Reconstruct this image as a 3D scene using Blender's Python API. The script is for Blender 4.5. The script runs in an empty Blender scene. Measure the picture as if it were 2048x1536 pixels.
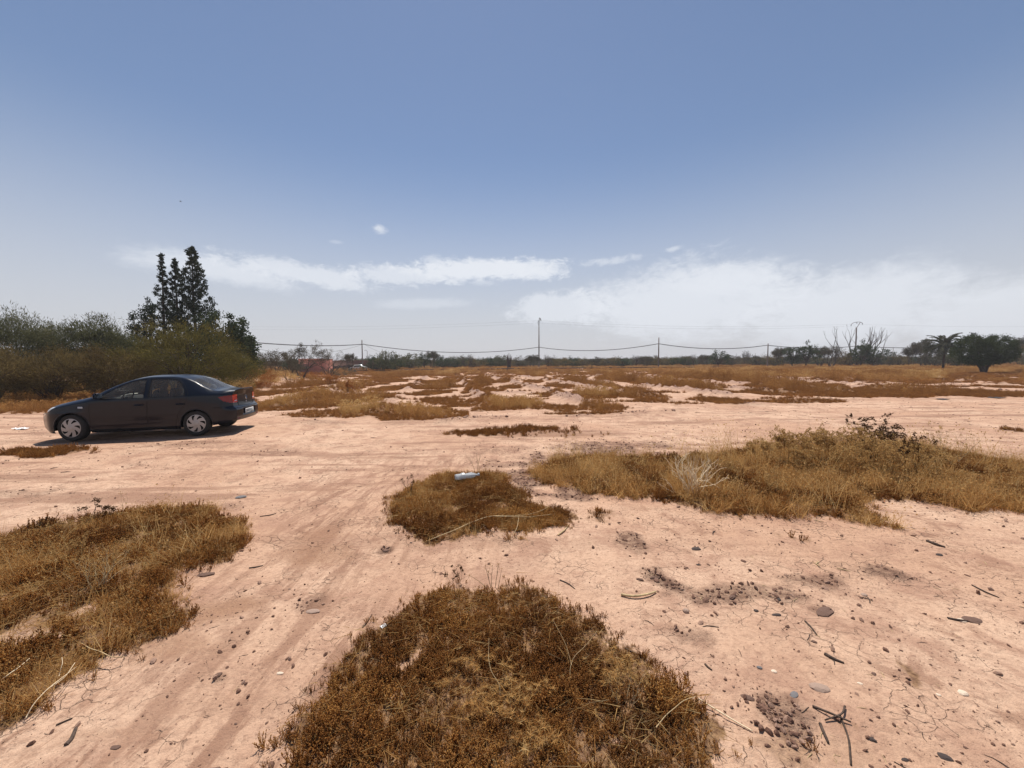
import bpy, math, random
import numpy as np
from mathutils import Vector, Matrix

R = math.radians
scene = bpy.context.scene
COL = scene.collection

# ------------------------------------------------------------------ camera
CAM_H, FPX, PITCH, ROLL = 1.79, 770.0, math.atan(40 / 770), R(0.30)
cam_d = bpy.data.cameras.new('camera')
cam = bpy.data.objects.new('camera', cam_d)
COL.objects.link(cam)
cam_d.sensor_width = 36.0
cam_d.lens = FPX / 2048 * 36.0
cam_d.clip_start = 0.05
cam_d.clip_end = 3000
cam.location = (0, 0, CAM_H)
cam.matrix_world = (Matrix.Translation((0, 0, CAM_H)) @ Matrix.Rotation(math.pi / 2 - PITCH, 4, 'X') @ Matrix.Rotation(-ROLL, 4, 'Z'))
scene.camera = cam

# ------------------------------------------------------------------ sun, sky, exposure
SUN = Vector((-0.05, 0.41, 1.0)).normalized()
sun_d = bpy.data.lights.new('sun', 'SUN')
sun_d.energy = 4.9
sun_d.angle = R(0.55)
sun_d.color = (1.0, 0.93, 0.84)
sun = bpy.data.objects.new('sun', sun_d)
COL.objects.link(sun)
sun.location = (5, 20, 60)
sun.rotation_euler = (-SUN).to_track_quat('-Z', 'Y').to_euler()

world = bpy.data.worlds.new('World')
scene.world = world
world.use_nodes = True
nt = world.node_tree
nt.nodes.clear()


def wn(t, **kw):
    n = nt.nodes.new(t)
    for k, v in kw.items():
        setattr(n, k, v)
    return n


def wm(op, a, b=None, c=None, clamp=False):
    n = nt.nodes.new('ShaderNodeMath')
    n.operation = op
    n.use_clamp = clamp
    for i, v in enumerate((a, b, c)):
        if v is None:
            continue
        if isinstance(v, (int, float)):
            n.inputs[i].default_value = v
        else:
            nt.links.new(v, n.inputs[i])
    return n.outputs[0]


sky = wn('ShaderNodeTexSky', sky_type='NISHITA', sun_disc=False)
sky.sun_elevation = math.asin(SUN.z)
sky.sun_rotation = math.atan2(SUN.x, SUN.y)
sky.altitude = 450
sky.air_density = 1.0
sky.dust_density = 0.15
sky.ozone_density = 1.6
SKY_STRENGTH = 0.088
tc = wn('ShaderNodeTexCoord')
sep = wn('ShaderNodeSeparateXYZ')
nt.links.new(tc.outputs['Generated'], sep.inputs[0])
DX, DY, DZ = sep.outputs
EL = wm('ARCSINE', DZ)
AZ = wm('ARCTAN2', DX, DY)
azel = wn('ShaderNodeCombineXYZ')
nt.links.new(wm('MULTIPLY', AZ, 1.0), azel.inputs[0])
nt.links.new(wm('MULTIPLY', EL, 1.9), azel.inputs[1])


def wnoise(scale, detail, rough=0.55, dist=0.0):
    n = wn('ShaderNodeTexNoise')
    n.inputs['Scale'].default_value = scale
    n.inputs['Detail'].default_value = detail
    n.inputs['Roughness'].default_value = rough
    n.inputs['Distortion'].default_value = dist
    nt.links.new(azel.outputs[0], n.inputs['Vector'])
    return wm('SUBTRACT', n.outputs['Fac'], 0.5)


N_BIG = wnoise(5.0, 5, 0.6, 0.4)
N_FINE = wnoise(24.0, 9, 0.70, 0.6)
N_TINY = wnoise(70.0, 6, 0.65, 0.4)
NZ = wm('ADD', wm('ADD', wm('MULTIPLY', N_BIG, 1.4), wm('MULTIPLY', N_FINE, 1.5)), wm('MULTIPLY', N_TINY, 0.55))


def px_dir(px, py):
    dx, dy = (px - 1024) / FPX, (768 - py) / FPX
    c, s = math.cos(ROLL), math.sin(ROLL)
    dx, dy = dx * c + dy * s, -dx * s + dy * c
    y = math.cos(PITCH) + math.sin(PITCH) * dy
    z = -math.sin(PITCH) + math.cos(PITCH) * dy
    return dx, y, z


def px_azel(px, py):
    x, y, z = px_dir(px, py)
    n = math.sqrt(x * x + y * y + z * z)
    return math.atan2(x, y), math.asin(z / n)


def smooth(v, a, b):
    n = wn('ShaderNodeMapRange', interpolation_type='SMOOTHSTEP')
    nt.links.new(v, n.inputs['Value'])
    n.inputs['From Min'].default_value = a
    n.inputs['From Max'].default_value = b
    return n.outputs['Result']


def cloud(px, py, rx, ry, alpha, noise=1.0, soft=0.75, tilt=0.0):
    """an elliptical bank of cloud at a bearing and elevation, its edge broken by noise"""
    a0, e0 = px_azel(px, py)
    a1, _ = px_azel(px + rx, py)
    a2, _ = px_azel(px - rx, py)
    _, e1 = px_azel(px, py - ry)
    ra, re = abs(a1 - a2) / 2, abs(e1 - e0)
    u = wm('DIVIDE', wm('SUBTRACT', AZ, a0), ra)
    v = wm('DIVIDE', wm('SUBTRACT', wm('SUBTRACT', EL, e0), wm('MULTIPLY', u, tilt * re)), re)
    d = wm('SQRT', wm('ADD', wm('MULTIPLY', u, u), wm('MULTIPLY', v, v)))
    d = wm('ADD', d, wm('MULTIPLY', NZ, noise))
    m = smooth(d, 1.0, 1.0 - soft)
    return wm('MULTIPLY', m, alpha)


def union(ms):
    """1 - product(1 - m)"""
    acc = None
    for m in ms:
        k = wm('SUBTRACT', 1.0, m)
        acc = k if acc is None else wm('MULTIPLY', acc, k)
    return wm('SUBTRACT', 1.0, acc, clamp=True)


CL = union([
    cloud(460, 545, 260, 36, 0.7, 0.7, 0.8, -0.5),
    cloud(610, 550, 190, 32, 0.75, 0.9, 0.6, -0.6),
    cloud(800, 550, 120, 24, 0.7, 1.0, 0.6),
    cloud(960, 540, 200, 30, 0.95, 0.9, 0.6, 0.1),
    cloud(1060, 537, 90, 26, 0.6, 0.9, 0.6),
    cloud(870, 522, 40, 16, 0.55, 1.0, 0.6),
    cloud(970, 565, 40, 10, 0.35, 1.0, 0.7),
    cloud(1225, 522, 80, 12, 0.5, 1.4, 0.8, 0.5),
    cloud(1350, 497, 26, 7, 0.5, 1.1, 0.8, 0.6),
    cloud(760, 458, 22, 12, 0.7, 1.1, 0.8, -0.3),
    cloud(672, 484, 18, 5, 0.25, 0.6, 0.8),
    cloud(840, 608, 140, 14, 0.35, 0.8, 0.8, 0.5),
    cloud(1370, 604, 280, 104, 0.80, 0.60, 0.62, 0.1),
    cloud(1440, 560, 130, 44, 0.45, 0.5, 0.5),
    cloud(1680, 624, 280, 112, 0.78, 0.48, 0.62, 0.25),
    cloud(1110, 618, 120, 40, 0.7, 0.8, 0.5),
    cloud(2010, 640, 270, 98, 0.7, 0.35, 0.5, 0.1),
    cloud(1905, 560, 40, 14, 0.4, 0.6, 0.7, 0.4),
])
# the same bank goes on round the rest of the horizon, outside the frame
ring = wm('MULTIPLY', smooth(wm('ABSOLUTE', AZ), 1.0, 1.35),
          wm('MULTIPLY', smooth(wm('ADD', wm('ABSOLUTE', wm('SUBTRACT', EL, 0.16)), wm('MULTIPLY', NZ, 0.09)), 0.13, 0.03), 0.55))
CL = union([CL, ring])
# dusty haze low over the plain
hz = wm('MULTIPLY', smooth(EL, 0.50, -0.02), 0.95)

mix1 = wn('ShaderNodeMix', data_type='RGBA')
mix2 = wn('ShaderNodeMix', data_type='RGBA')
sat = wn('ShaderNodeHueSaturation')
sat.inputs['Saturation'].default_value = 1.0
sat.inputs['Value'].default_value = 1.04
tintn = wn('ShaderNodeMix', data_type='RGBA', blend_type='MULTIPLY')
tintn.inputs['Factor'].default_value = 1.0
tintn.inputs[7].default_value = (1.07, 1.0, 0.97, 1)
nt.links.new(sky.outputs[0], tintn.inputs[6])
nt.links.new(tintn.outputs[2], sat.inputs['Color'])
nt.links.new(hz, mix1.inputs['Factor'])
nt.links.new(sat.outputs[0], mix1.inputs[6])
HZ, CW = 0.535 / SKY_STRENGTH, 0.76 / SKY_STRENGTH
mix1.inputs[7].default_value = (HZ * 0.98, HZ * 0.985, HZ * 1.05, 1)
nt.links.new(CL, mix2.inputs['Factor'])
nt.links.new(mix1.outputs[2], mix2.inputs[6])
mix2.inputs[7].default_value = (CW * 0.92, CW * 0.96, CW * 1.03, 1)
bg = wn('ShaderNodeBackground')
bg.inputs['Strength'].default_value = SKY_STRENGTH
nt.links.new(mix2.outputs[2], bg.inputs['Color'])
wo = wn('ShaderNodeOutputWorld')
nt.links.new(bg.outputs[0], wo.inputs['Surface'])

scene.view_settings.view_transform = 'Standard'
scene.view_settings.look = 'None'
scene.view_settings.gamma = 1.0
scene.view_settings.use_curve_mapping = False
scene.view_settings.exposure = 0.22
scene.cycles.max_bounces = 8
scene.cycles.transparent_max_bounces = 12

# ------------------------------------------------------------------ helpers


def tag(o, label=None, cat=None, group=None, kind=None):
    if label:
        o['label'] = label
    if cat:
        o['category'] = cat
    if group:
        o['group'] = group
    if kind:
        o['kind'] = kind
    return o


def empty(name, loc=(0, 0, 0), rz=0.0, scale=None):
    o = bpy.data.objects.new(name, None)
    o.empty_display_size = 0.2
    COL.objects.link(o)
    o.location = loc
    o.rotation_euler = (0, 0, rz)
    if scale is not None:
        o.scale = scale
    return o


class MB:
    """collects vertices, triangles and quads; makes one mesh"""

    def __init__(self):
        self.v, self.q, self.t, self.n = [], [], [], 0

    def add(self, V, quads=None, tris=None):
        V = np.asarray(V, float).reshape(-1, 3)
        if quads is not None and len(quads):
            self.q.append(np.asarray(quads, int).reshape(-1, 4) + self.n)
        if tris is not None and len(tris):
            self.t.append(np.asarray(tris, int).reshape(-1, 3) + self.n)
        self.v.append(V)
        self.n += len(V)
        return self

    def mesh(self, name, mat, smooth=False):
        me = bpy.data.meshes.new(name)
        if not self.v:
            return me
        V = np.concatenate(self.v)
        Q = np.concatenate(self.q) if self.q else np.zeros((0, 4), int)
        T = np.concatenate(self.t) if self.t else np.zeros((0, 3), int)
        me.vertices.add(len(V))
        me.vertices.foreach_set('co', V.astype(np.float32).ravel())
        loops = np.concatenate([Q.ravel(), T.ravel()]).astype(np.int32)
        starts = np.concatenate([np.arange(len(Q)) * 4, len(Q) * 4 + np.arange(len(T)) * 3]).astype(np.int32)
        me.loops.add(len(loops))
        me.loops.foreach_set('vertex_index', loops)
        me.polygons.add(len(starts))
        me.polygons.foreach_set('loop_start', starts)
        me.update(calc_edges=True)
        if smooth:
            me.polygons.foreach_set('use_smooth', np.ones(len(starts), bool))
        if mat is not None:
            me.materials.append(mat)
        return me

    def obj(self, name, mat, parent=None, smooth=False):
        o = bpy.data.objects.new(name, self.mesh(name, mat, smooth))
        COL.objects.link(o)
        if parent is not None:
            o.parent = parent
        return o

    # shapes
    def tube(self, pts, rad, sides=6, caps=True):
        P = np.asarray(pts, float)
        n = len(P)
        rad = np.broadcast_to(np.asarray(rad, float), (n,))
        T = np.gradient(P, axis=0)
        T /= np.linalg.norm(T, axis=1, keepdims=True) + 1e-12
        up = np.array([0, 0, 1.0]) if abs(T[0, 2]) < 0.9 else np.array([1.0, 0, 0])
        A = np.cross(T, up)
        A /= np.linalg.norm(A, axis=1, keepdims=True) + 1e-9
        B = np.cross(T, A)
        an = np.arange(sides) * 2 * np.pi / sides
        V = P[:, None, :] + rad[:, None, None] * (np.cos(an)[None, :, None] * A[:, None, :] + np.sin(an)[None, :, None] * B[:, None, :])
        i = np.arange(n - 1)[:, None] * sides
        j = np.arange(sides)[None, :]
        k = (j + 1) % sides
        Q = np.stack([i + j, i + k, i + sides + k, i + sides + j], -1).reshape(-1, 4)
        tris = []
        if caps and sides > 2:
            for b in (0, (n - 1) * sides):
                for s in range(1, sides - 1):
                    tris.append((b, b + s, b + s + 1))
        return self.add(V.reshape(-1, 3), Q, tris)

    def box(self, c, s, rot=None):
        c = np.asarray(c, float)
        h = np.asarray(s, float) / 2
        V = np.array([[x, y, z] for z in (-1, 1) for y in (-1, 1) for x in (-1, 1)], float) * h
        if rot is not None:
            V = V @ np.array(rot).T
        Q = [(0, 2, 3, 1), (4, 5, 7, 6), (0, 1, 5, 4), (2, 6, 7, 3), (0, 4, 6, 2), (1, 3, 7, 5)]
        return self.add(V + c, Q)

    def rbox(self, c, s, r=0.02, rot=None):
        """box with chamfered edges"""
        h = np.asarray(s, float) / 2
        V, F = [], []
        r = min(r, *(h * 0.9))
        idx = {}
        for sx in (-1, 1):
            for sy in (-1, 1):
                for sz in (-1, 1):
                    sg = np.array([sx, sy, sz])
                    for ax in range(3):
                        p = sg * (h - r)
                        p[ax] = sg[ax] * h[ax]
                        idx[(sx, sy, sz, ax)] = len(V)
                        V.append(p)
        q, t = [], []
        for ax in range(3):
            o = [a for a in range(3) if a != ax]
            for s_ in (-1, 1):
                loop = []
                for a, b in ((-1, -1), (1, -1), (1, 1), (-1, 1)):
                    k = [0, 0, 0]
                    k[ax], k[o[0]], k[o[1]] = s_, a, b
                    loop.append(idx[(*k, ax)])
                q.append(loop)
            for a in (-1, 1):
                for b in (-1, 1):
                    ks = []
                    for e in (-1, 1):
                        k = [0, 0, 0]
                        k[ax], k[o[0]], k[o[1]] = e, a, b
                        ks.append(tuple(k))
                    q.append([idx[(*ks[0], o[0])], idx[(*ks[1], o[0])], idx[(*ks[1], o[1])], idx[(*ks[0], o[1])]])
        for sx in (-1, 1):
            for sy in (-1, 1):
                for sz in (-1, 1):
                    t.append([idx[(sx, sy, sz, a)] for a in range(3)])
        V = np.array(V)
        if rot is not None:
            V = V @ np.array(rot).T
        return self.add(V + np.asarray(c, float), q, t)

    def leaves(self, C, D, length, width, rng):
        """diamond leaves: base C, direction D"""
        n = len(C)
        D = D / (np.linalg.norm(D, axis=1, keepdims=True) + 1e-9)
        S = np.cross(D, rng.normal(size=(n, 3)))
        S /= np.linalg.norm(S, axis=1, keepdims=True) + 1e-9
        L = np.broadcast_to(np.asarray(length, float), (n,))[:, None]
        W = np.broadcast_to(np.asarray(width, float), (n,))[:, None]
        V = np.stack([C, C + D * L * 0.5 + S * W * 0.5, C + D * L, C + D * L * 0.5 - S * W * 0.5], 1).reshape(-1, 3)
        return self.add(V, np.arange(4 * n).reshape(-1, 4))


# ---- numpy noise
_prm = np.random.default_rng(7).permutation(512)
_prm = np.concatenate([_prm, _prm, _prm])
_ga = np.random.default_rng(8).random(512) * 2 * np.pi
_gx, _gy = np.cos(_ga), np.sin(_ga)


def noise2(x, y):
    x = np.asarray(x, float)
    y = np.asarray(y, float)
    xi, yi = np.floor(x).astype(int), np.floor(y).astype(int)
    xf, yf = x - xi, y - yi
    u, v = xf * xf * xf * (xf * (xf * 6 - 15) + 10), yf * yf * yf * (yf * (yf * 6 - 15) + 10)

    def g(a, b, fx, fy):
        h = _prm[(_prm[(xi + a) & 511] + ((yi + b) & 511))] & 511
        return _gx[h] * fx + _gy[h] * fy
    n00, n10 = g(0, 0, xf, yf), g(1, 0, xf - 1, yf)
    n01, n11 = g(0, 1, xf, yf - 1), g(1, 1, xf - 1, yf - 1)
    return (n00 * (1 - u) + n10 * u) * (1 - v) + (n01 * (1 - u) + n11 * u) * v * 1.0


def fbm(x, y, octv=4, gain=0.5):
    a, s, f = 1.0, 0.0, 1.0
    for i in range(octv):
        s = s + a * noise2(x * f + 17.3 * i, y * f - 9.1 * i)
        a *= gain
        f *= 2.03
    return s


def sstep(a, b, v):
    t = np.clip((np.asarray(v, float) - a) / (b - a), 0, 1)
    return t * t * (3 - 2 * t)


def pip(x, y, poly):
    inside = np.zeros(np.shape(x), bool)
    P = np.asarray(poly, float)
    for (x0, y0), (x1, y1) in zip(P, np.roll(P, -1, axis=0)):
        c = (y0 > y) != (y1 > y)
        if y0 == y1:
            continue
        inside ^= c & (x < (x1 - x0) * (y - y0) / (y1 - y0) + x0)
    return inside


def gp(px, py):
    """where the sight line through a point of the photograph meets the flat plain"""
    x, y, z = px_dir(px, py)
    t = CAM_H / max(-z, 1e-4)
    return x * t, y * t


def gpoly(pts):
    return [gp(*p) for p in pts]


def zat(px, py, Y):
    x, y, z = px_dir(px, py)
    return x / y * Y, CAM_H + z / y * Y


# ------------------------------------------------------------------ ground layout (metres, from the photograph's perspective)
PATCHES = dict(
    front=[(548, 1536), (585, 1468), (640, 1398), (700, 1338), (760, 1280), (830, 1208), (880, 1186), (960, 1178), (1020, 1172), (1080, 1192), (1150, 1222), (1220, 1262), (1262, 1310), (1330, 1348), (1385, 1386), (1430, 1440), (1462, 1490), (1480, 1540), (1520, 1750), (480, 1750)],
    middle=[(758, 1030), (790, 1000), (850, 965), (890, 945), (950, 946), (1000, 952), (1040, 985), (1050, 1005), (1100, 1012), (1156, 1034), (1130, 1050), (1060, 1064), (980, 1066), (900, 1084), (830, 1074), (780, 1050)],
    left=[(-400, 1120), (0, 1088), (60, 1066), (180, 1036), (300, 1018), (400, 1022), (460, 1045), (512, 1076), (480, 1108), (420, 1135), (360, 1160), (320, 1182), (392, 1196), (385, 1218), (330, 1258), (250, 1308), (180, 1350), (110, 1392), (40, 1440), (-50, 1500), (-300, 1560), (-500, 1500)],
    right=[(1058, 946), (1120, 918), (1250, 912), (1340, 918), (1450, 908), (1560, 896), (1700, 890), (1830, 894), (1950, 914), (2048, 934), (2400, 960), (2400, 1070), (2048, 1034), (1900, 1018), (1800, 1002), (1700, 1006), (1780, 1046), (1800, 1054), (1700, 1044), (1600, 1028), (1500, 1032), (1400, 1024), (1330, 1000), (1250, 998), (1180, 985), (1090, 966)],
)
PATCHES = {k: gpoly(v) for k, v in PATCHES.items()}
SPARSE = [  # thin scattered ground cover: px centre, half sizes, density factor
    (1195, 1030, 30, 14, .7), (1560, 1500, 85, 45, .45), (1780, 1318, 24, 16, .9), (1590, 1078, 30, 6, .6), (960, 868, 75, 5, .8), (1060, 861, 90, 5, .8),
    (70, 905, 110, 9, 1.0), (1475, 1030, 20, 6, .5), (2040, 863, 18, 5, .8), (1660, 1415, 10, 8, .4), (1700, 1500, 60, 25, .15),
    (1480, 1195, 60, 25, .12), (1110, 870, 120, 6, .2)]
BARE = [(100, 1272, 75, 26), (815, 1345, 16, 45), (1255, 1500, 30, 22), (165, 1215, 40, 12)]   # thin spots inside the patches
ROUGH = [(1265, 1085, 35, 26, .8), (1325, 1165, 60, 32, 1.0), (1440, 1195, 90, 26, .7), (1545, 1190, 70, 24, .6), (1750, 1140, 70, 20, .8), (1640, 1165, 80, 22, .6),
         (1575, 1430, 60, 70, .8), (1380, 1275, 45, 25, .5), (1640, 1220, 40, 14, .5), (640, 1195, 40, 20, .5), (770, 1102, 18, 10, .9), (1055, 955, 70, 32, 1.0), (1120, 925, 100, 26, 1.0), (1200, 897, 110, 16, 1.0), (1000, 930, 60, 16, .6), (1150, 985, 90, 14, .9), (1290, 890, 80, 9, .7), (435, 1355, 25, 18, .6),
         (30, 985, 120, 12, .5), (460, 1010, 60, 12, .35), (540, 905, 80, 14, .35), (380, 890, 130, 10, .5), (1000, 900, 90, 12, .4), (1010, 1085, 60, 20, .3)]
DAMP = [(480, 1215, 110, 34, .9), (620, 1110, 90, 30, .7), (330, 1300, 150, 40, .6), (640, 1075, 70, 26, .5), (200, 1470, 160, 30, .5)]   # smoother browner sand in the wheel track

FIELD = [  # grass patches of the old plots: x0, x1, y top, y bottom of the footprint in the photograph, kind (0 low brown, 1 tall gold, 2 tall brown)
    (500, 555, 780.1, 797.7, 2), (520, 676, 793.0, 821.1, 1), (656, 750, 790.6, 813.3, 1), (668, 773, 814.1, 834.8, 1), (750, 914, 818.0, 840.6, 1), (574, 633, 767.2, 776.2, 2), (652, 691, 775.0, 789.8, 2), (691, 742, 770.3, 776.6, 2), (738, 812, 760.5, 764.5, 0), (742, 781, 788.3, 793.8, 0), (750, 816, 774.2, 782.0, 0), (836, 914, 771.1, 778.1, 2), (832, 893, 782.8, 790.6, 0), (844, 912, 796.1, 803.9, 0), (848, 895, 761.7, 766.4, 0), (754, 805, 750.0, 757.0, 2), (812, 852, 748.4, 753.1, 2), (941, 980, 760.5, 776.6, 2), (957, 998, 778.9, 789.1, 0), (928, 949, 780.5, 788.3, 0), (984, 1020, 762.5, 765.2, 0), (998, 1043, 772.3, 776.6, 0), (1047, 1086, 762.5, 765.2, 0), (961, 1086, 800.8, 819.5, 1), (949, 1008, 810.9, 823.4, 0), (1078, 1172, 810.2, 819.5, 0), (1098, 1148, 770.3, 774.6, 0), (1133, 1180, 760.5, 768.8, 2), (1180, 1242, 770.3, 778.1, 2), (1133, 1242, 785.9, 796.9, 1), (1223, 1305, 788.3, 796.1, 2), (1164, 1246, 810.2, 820.3, 2), (1109, 1242, 824.2, 829.3, 0), (1254, 1309, 754.7, 776.6, 2), (883, 918, 743.0, 753.1, 1), (1035, 1094, 744.5, 751.6, 2), (1133, 1164, 745.3, 750.8, 2), (559, 664, 827.0, 830.5, 0), (891, 941, 831.2, 835.2, 0), (598, 664, 832.8, 835.2, 0), (1330, 1425, 765, 786, 2), (1440, 1560, 752, 775, 2), (1400, 1490, 797, 808, 0), (1490, 1665, 801, 806, 0), (1555, 1835, 781, 795, 0), (1560, 1680, 772, 790, 2), (1800, 2060, 780, 794, 0), (1780, 1900, 778, 792, 2)]


def ell(px, py, hx, hy):
    x0, y0 = gp(px, py)
    xa, _ = gp(px - hx, py)
    xb, _ = gp(px + hx, py)
    _, ya = gp(px, py + hy)
    _, yb = gp(px, py - hy)
    return (xa + xb) / 2, (ya + yb) / 2, (xb - xa) / 2, (yb - ya) / 2


FIELD_E = [(*ell((a + b) / 2, (c + d) / 2, (b - a) / 2 * 1.2, (d - c) / 2 * 1.22 + .4), k) for a, b, c, d, k in FIELD]
SPARSE_E = [(*ell(*s[:4]), s[4]) for s in SPARSE]
BARE_E = [ell(*s) for s in BARE]
ROUGH_E = [(*ell(*s[:4]), s[4]) for s in ROUGH]
DAMP_E = [(*ell(*s[:4]), s[4]) for s in DAMP]
FRONT_EDGE = np.array(gpoly([(-900, 800), (-300, 812), (100, 822), (520, 838), (700, 848), (900, 842), (1100, 833), (1350, 823), (1500, 808), (1800, 794), (2048, 780), (2500, 764)]))
RDIR, RNRM = np.array([-0.172, 0.985]), np.array([0.985, 0.172])


def edge_y(x):
    return np.interp(x, FRONT_EDGE[:, 0], FRONT_EDGE[:, 1])


def ellmask(x, y, E, warp=0.35):
    d = np.hypot((x - E[0]) / E[2], (y - E[1]) / E[3])
    return d


def warped(x, y, amp):
    f = amp * 0.45
    return (x + amp * fbm(x * 1.7 + 3, y * 1.7, 3) + f * fbm(x * 7 + 30, y * 7, 3), y + amp * fbm(x * 1.7 - 11, y * 1.7 + 40, 3) + f * fbm(x * 7 - 21, y * 7 + 12, 3))


def near_mask(x, y):
    x, y = np.asarray(x, float), np.asarray(y, float)
    out = np.zeros(x.shape)
    k = (np.abs(x) < 16) & (y > 0) & (y < 17)
    out[k] = _near_mask(x[k], y[k])
    return out


def _near_mask(x, y):
    wx, wy = warped(x, y, 0.22)
    m = np.zeros(np.shape(x))
    for p in PATCHES.values():
        m = np.maximum(m, pip(wx, wy, p))
    for E in BARE_E:
        d = ellmask(wx, wy, E)
        m = m * (0.12 + 0.88 * sstep(0.5, 1.15, d + 0.5 * fbm(x * 4, y * 4, 2)))
    for E in SPARSE_E:
        d = ellmask(wx, wy, E) + 0.7 * fbm(x * 2.3 + 5, y * 2.3, 3)
        m = np.maximum(m, E[4] * sstep(1.05, 0.6, d))
    return m


def field_mask(x, y):
    o = [np.zeros(np.shape(x)) for _ in range(3)]
    k = (y > 8) & (np.hypot(x, y) < 420)
    for a, b in zip(o, _field_mask(x[k], y[k])):
        a[k] = b
    return o


def _field_mask(x, y):
    """(low, tall, gold) densities on the old plots and the plain beyond"""
    wx, wy = x + 0.55 * fbm(x * 0.5, y * 0.5 + 9, 4), y + 0.45 * fbm(x * 0.5 + 31, y * 0.5, 4)
    low, tall, gold = (np.zeros(np.shape(x)) for _ in range(3))
    for E in FIELD_E:
        d = ellmask(wx, wy, E) + 0.34 * fbm(x * 0.8, y * 0.8, 3)
        a = sstep(1.02, 0.88, d)
        low = np.maximum(low, a)
        if E[4]:
            b = sstep(0.85, 0.5, d)
            tall = np.maximum(tall, b)
            if E[4] == 1:
                gold = np.maximum(gold, b)
    stp = fbm(x * 0.22 + 13, y * 0.75 + 5, 3)
    low = np.maximum(low, 0.9 * sstep(0.24, 0.31, stp) * sstep(0.8, 2.2, y - edge_y(x)) * sstep(-0.58 * 60, -0.5 * 60, x / np.maximum(y, 1) * 60))
    far = sstep(52, 60, y + 4 * fbm(x * .1, y * .1, 2) + 22 * sstep(14, 24, x - 0.25 * y))
    sx, sy = x * RNRM[0] + y * RNRM[1], x * RDIR[0] + y * RDIR[1]
    n = fbm(sx * 0.13 + 4, sy * 0.22, 4) + 0.35 * fbm(sx * 0.6, sy * 0.9 + 12, 2)
    bias = -0.10 + 0.45 * sstep(12, 34, x - 0.12 * y) + 0.28 * sstep(62, 95, y) + 0.12 * sstep(-26, -36, x)
    n = n + 0.22 * fbm(sx * 0.35 + 3, sy * 1.1 + 7, 2)
    f = far * sstep(-0.01, 0.07, n + bias - 0.09)
    low = np.maximum(low, f)
    ft = f * sstep(0.05, 0.30, n + bias - 0.02 + 0.3 * fbm(x * .2 + 50, y * .2, 3))
    tall = np.maximum(tall, ft)
    gold = np.maximum(gold, ft * sstep(-0.05, 0.25, fbm(x * .09 + 70, y * .09, 3) + 0.2 * sstep(5, 40, x)))
    k = sstep(5.5, 3.5, np.abs(x - 1.226 * y)) * sstep(33, 37, y) * sstep(61, 58, y)
    tall = tall * (1 - k)
    # dry grass under and in front of the thorn bushes behind the car
    lb = sstep(0.0, 1.5, (y - 0.12 * (x + 14)) - (14.6 + 1.2 * fbm(x * .4, y * .4, 3))) * sstep(-0.3, -2.2, x + 0.63 * y + 1.6 * fbm(x * .3 + 8, y * .3, 3)) * sstep(40, 30, y)
    low, tall = np.maximum(low, lb), np.maximum(tall, lb * 0.8)
    gold = np.maximum(gold, lb * sstep(-.1, .2, fbm(x * .3, y * .3 + 4, 3)))
    return low, tall, gold


def ridge(x, y):
    s, t = x * RNRM[0] + y * RNRM[1], x * RDIR[0] + y * RDIR[1]
    s = s + 0.5 * fbm(x * .25, y * .25, 2)
    k = (s - 1.9) / 4.4
    d = (k - np.round(k)) * 4.4
    on = sstep(-0.25, 0.15, fbm(np.round(k) * 7.3 + 2, t * 0.11, 2) + 0.18)
    r = np.exp(-(d / 0.38) ** 2) * on
    k2 = (t - 23.0 + 0.6 * fbm(x * .2 + 9, y * .2, 2)) / 10.5
    d2 = (k2 - np.round(k2)) * 10.5
    r2 = 0.6 * np.exp(-(d2 / 0.42) ** 2) * sstep(0.0, 0.25, fbm(s * 0.12, np.round(k2) * 5.1, 2))
    win = sstep(2.0, 4.0, y - edge_y(x)) * sstep(75, 50, y) * sstep(-17, -12, x)
    return np.maximum(r, r2) * win


def berm(x, y):
    d = y - edge_y(x) - 0.5 * fbm(x * .5, y * .5, 3)
    return np.exp(-(d / 0.45) ** 2) * sstep(-0.3, 0.2, fbm(x * 0.35 + 6, y * 0.1, 2)) * sstep(-8, -6, x)


def rough_mask(x, y):
    out = np.zeros(np.shape(x))
    k = (np.abs(x) < 16) & (y > 0) & (y < 17)
    out[k] = _rough_mask(x[k], y[k])
    return out


def _rough_mask(x, y):
    m = np.zeros(np.shape(x))
    for E in ROUGH_E:
        d = ellmask(x, y, E) + 0.9 * fbm(x * 3.1, y * 3.1, 3)
        m = np.maximum(m, E[4] * sstep(1.1, 0.35, d))
    return m


def damp_mask(x, y):
    out = np.zeros(np.shape(x))
    k = (np.abs(x) < 16) & (y > 0) & (y < 17)
    out[k] = _damp_mask(x[k], y[k])
    return out


def _damp_mask(x, y):
    m = np.zeros(np.shape(x))
    for E in DAMP_E:
        d = ellmask(x, y, E) + 0.8 * fbm(x * 1.3, y * 1.3 + 8, 3)
        m = np.maximum(m, E[4] * sstep(1.1, 0.3, d))
    return m


def base_height(x, y):
    r = np.hypot(x, y)
    z = 0.6 * sstep(55, 130, y) + 0.5 * sstep(130, 300, y)
    z = z + 0.05 * fbm(x * 0.22, y * 0.22 + 3, 3) * sstep(1, 8, r)
    z = z + 0.30 * fbm(x * 0.03 + 5, y * 0.03, 2) * sstep(40, 110, r)
    # wheel ruts of the track that comes in at lower left and swings into the road
    c = -1.55 + 0.02 * (y - 3) ** 2 * np.sign(y - 3) * 0.3
    for off in (-0.72, 0.72):
        z = z - 0.022 * np.exp(-((x - c - off + 0.1 * fbm(x * .7, y * .7, 2)) / 0.16) ** 2) * sstep(9.5, 6.5, y)
    e = y - edge_y(x)
    for off in (-2.4, -3.9, -5.4):
        z = z - 0.02 * np.exp(-((e - off + 0.25 * fbm(x * .3, y * .3 + off, 2)) / 0.18) ** 2) * sstep(-16, -8, x)
    return z


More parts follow.
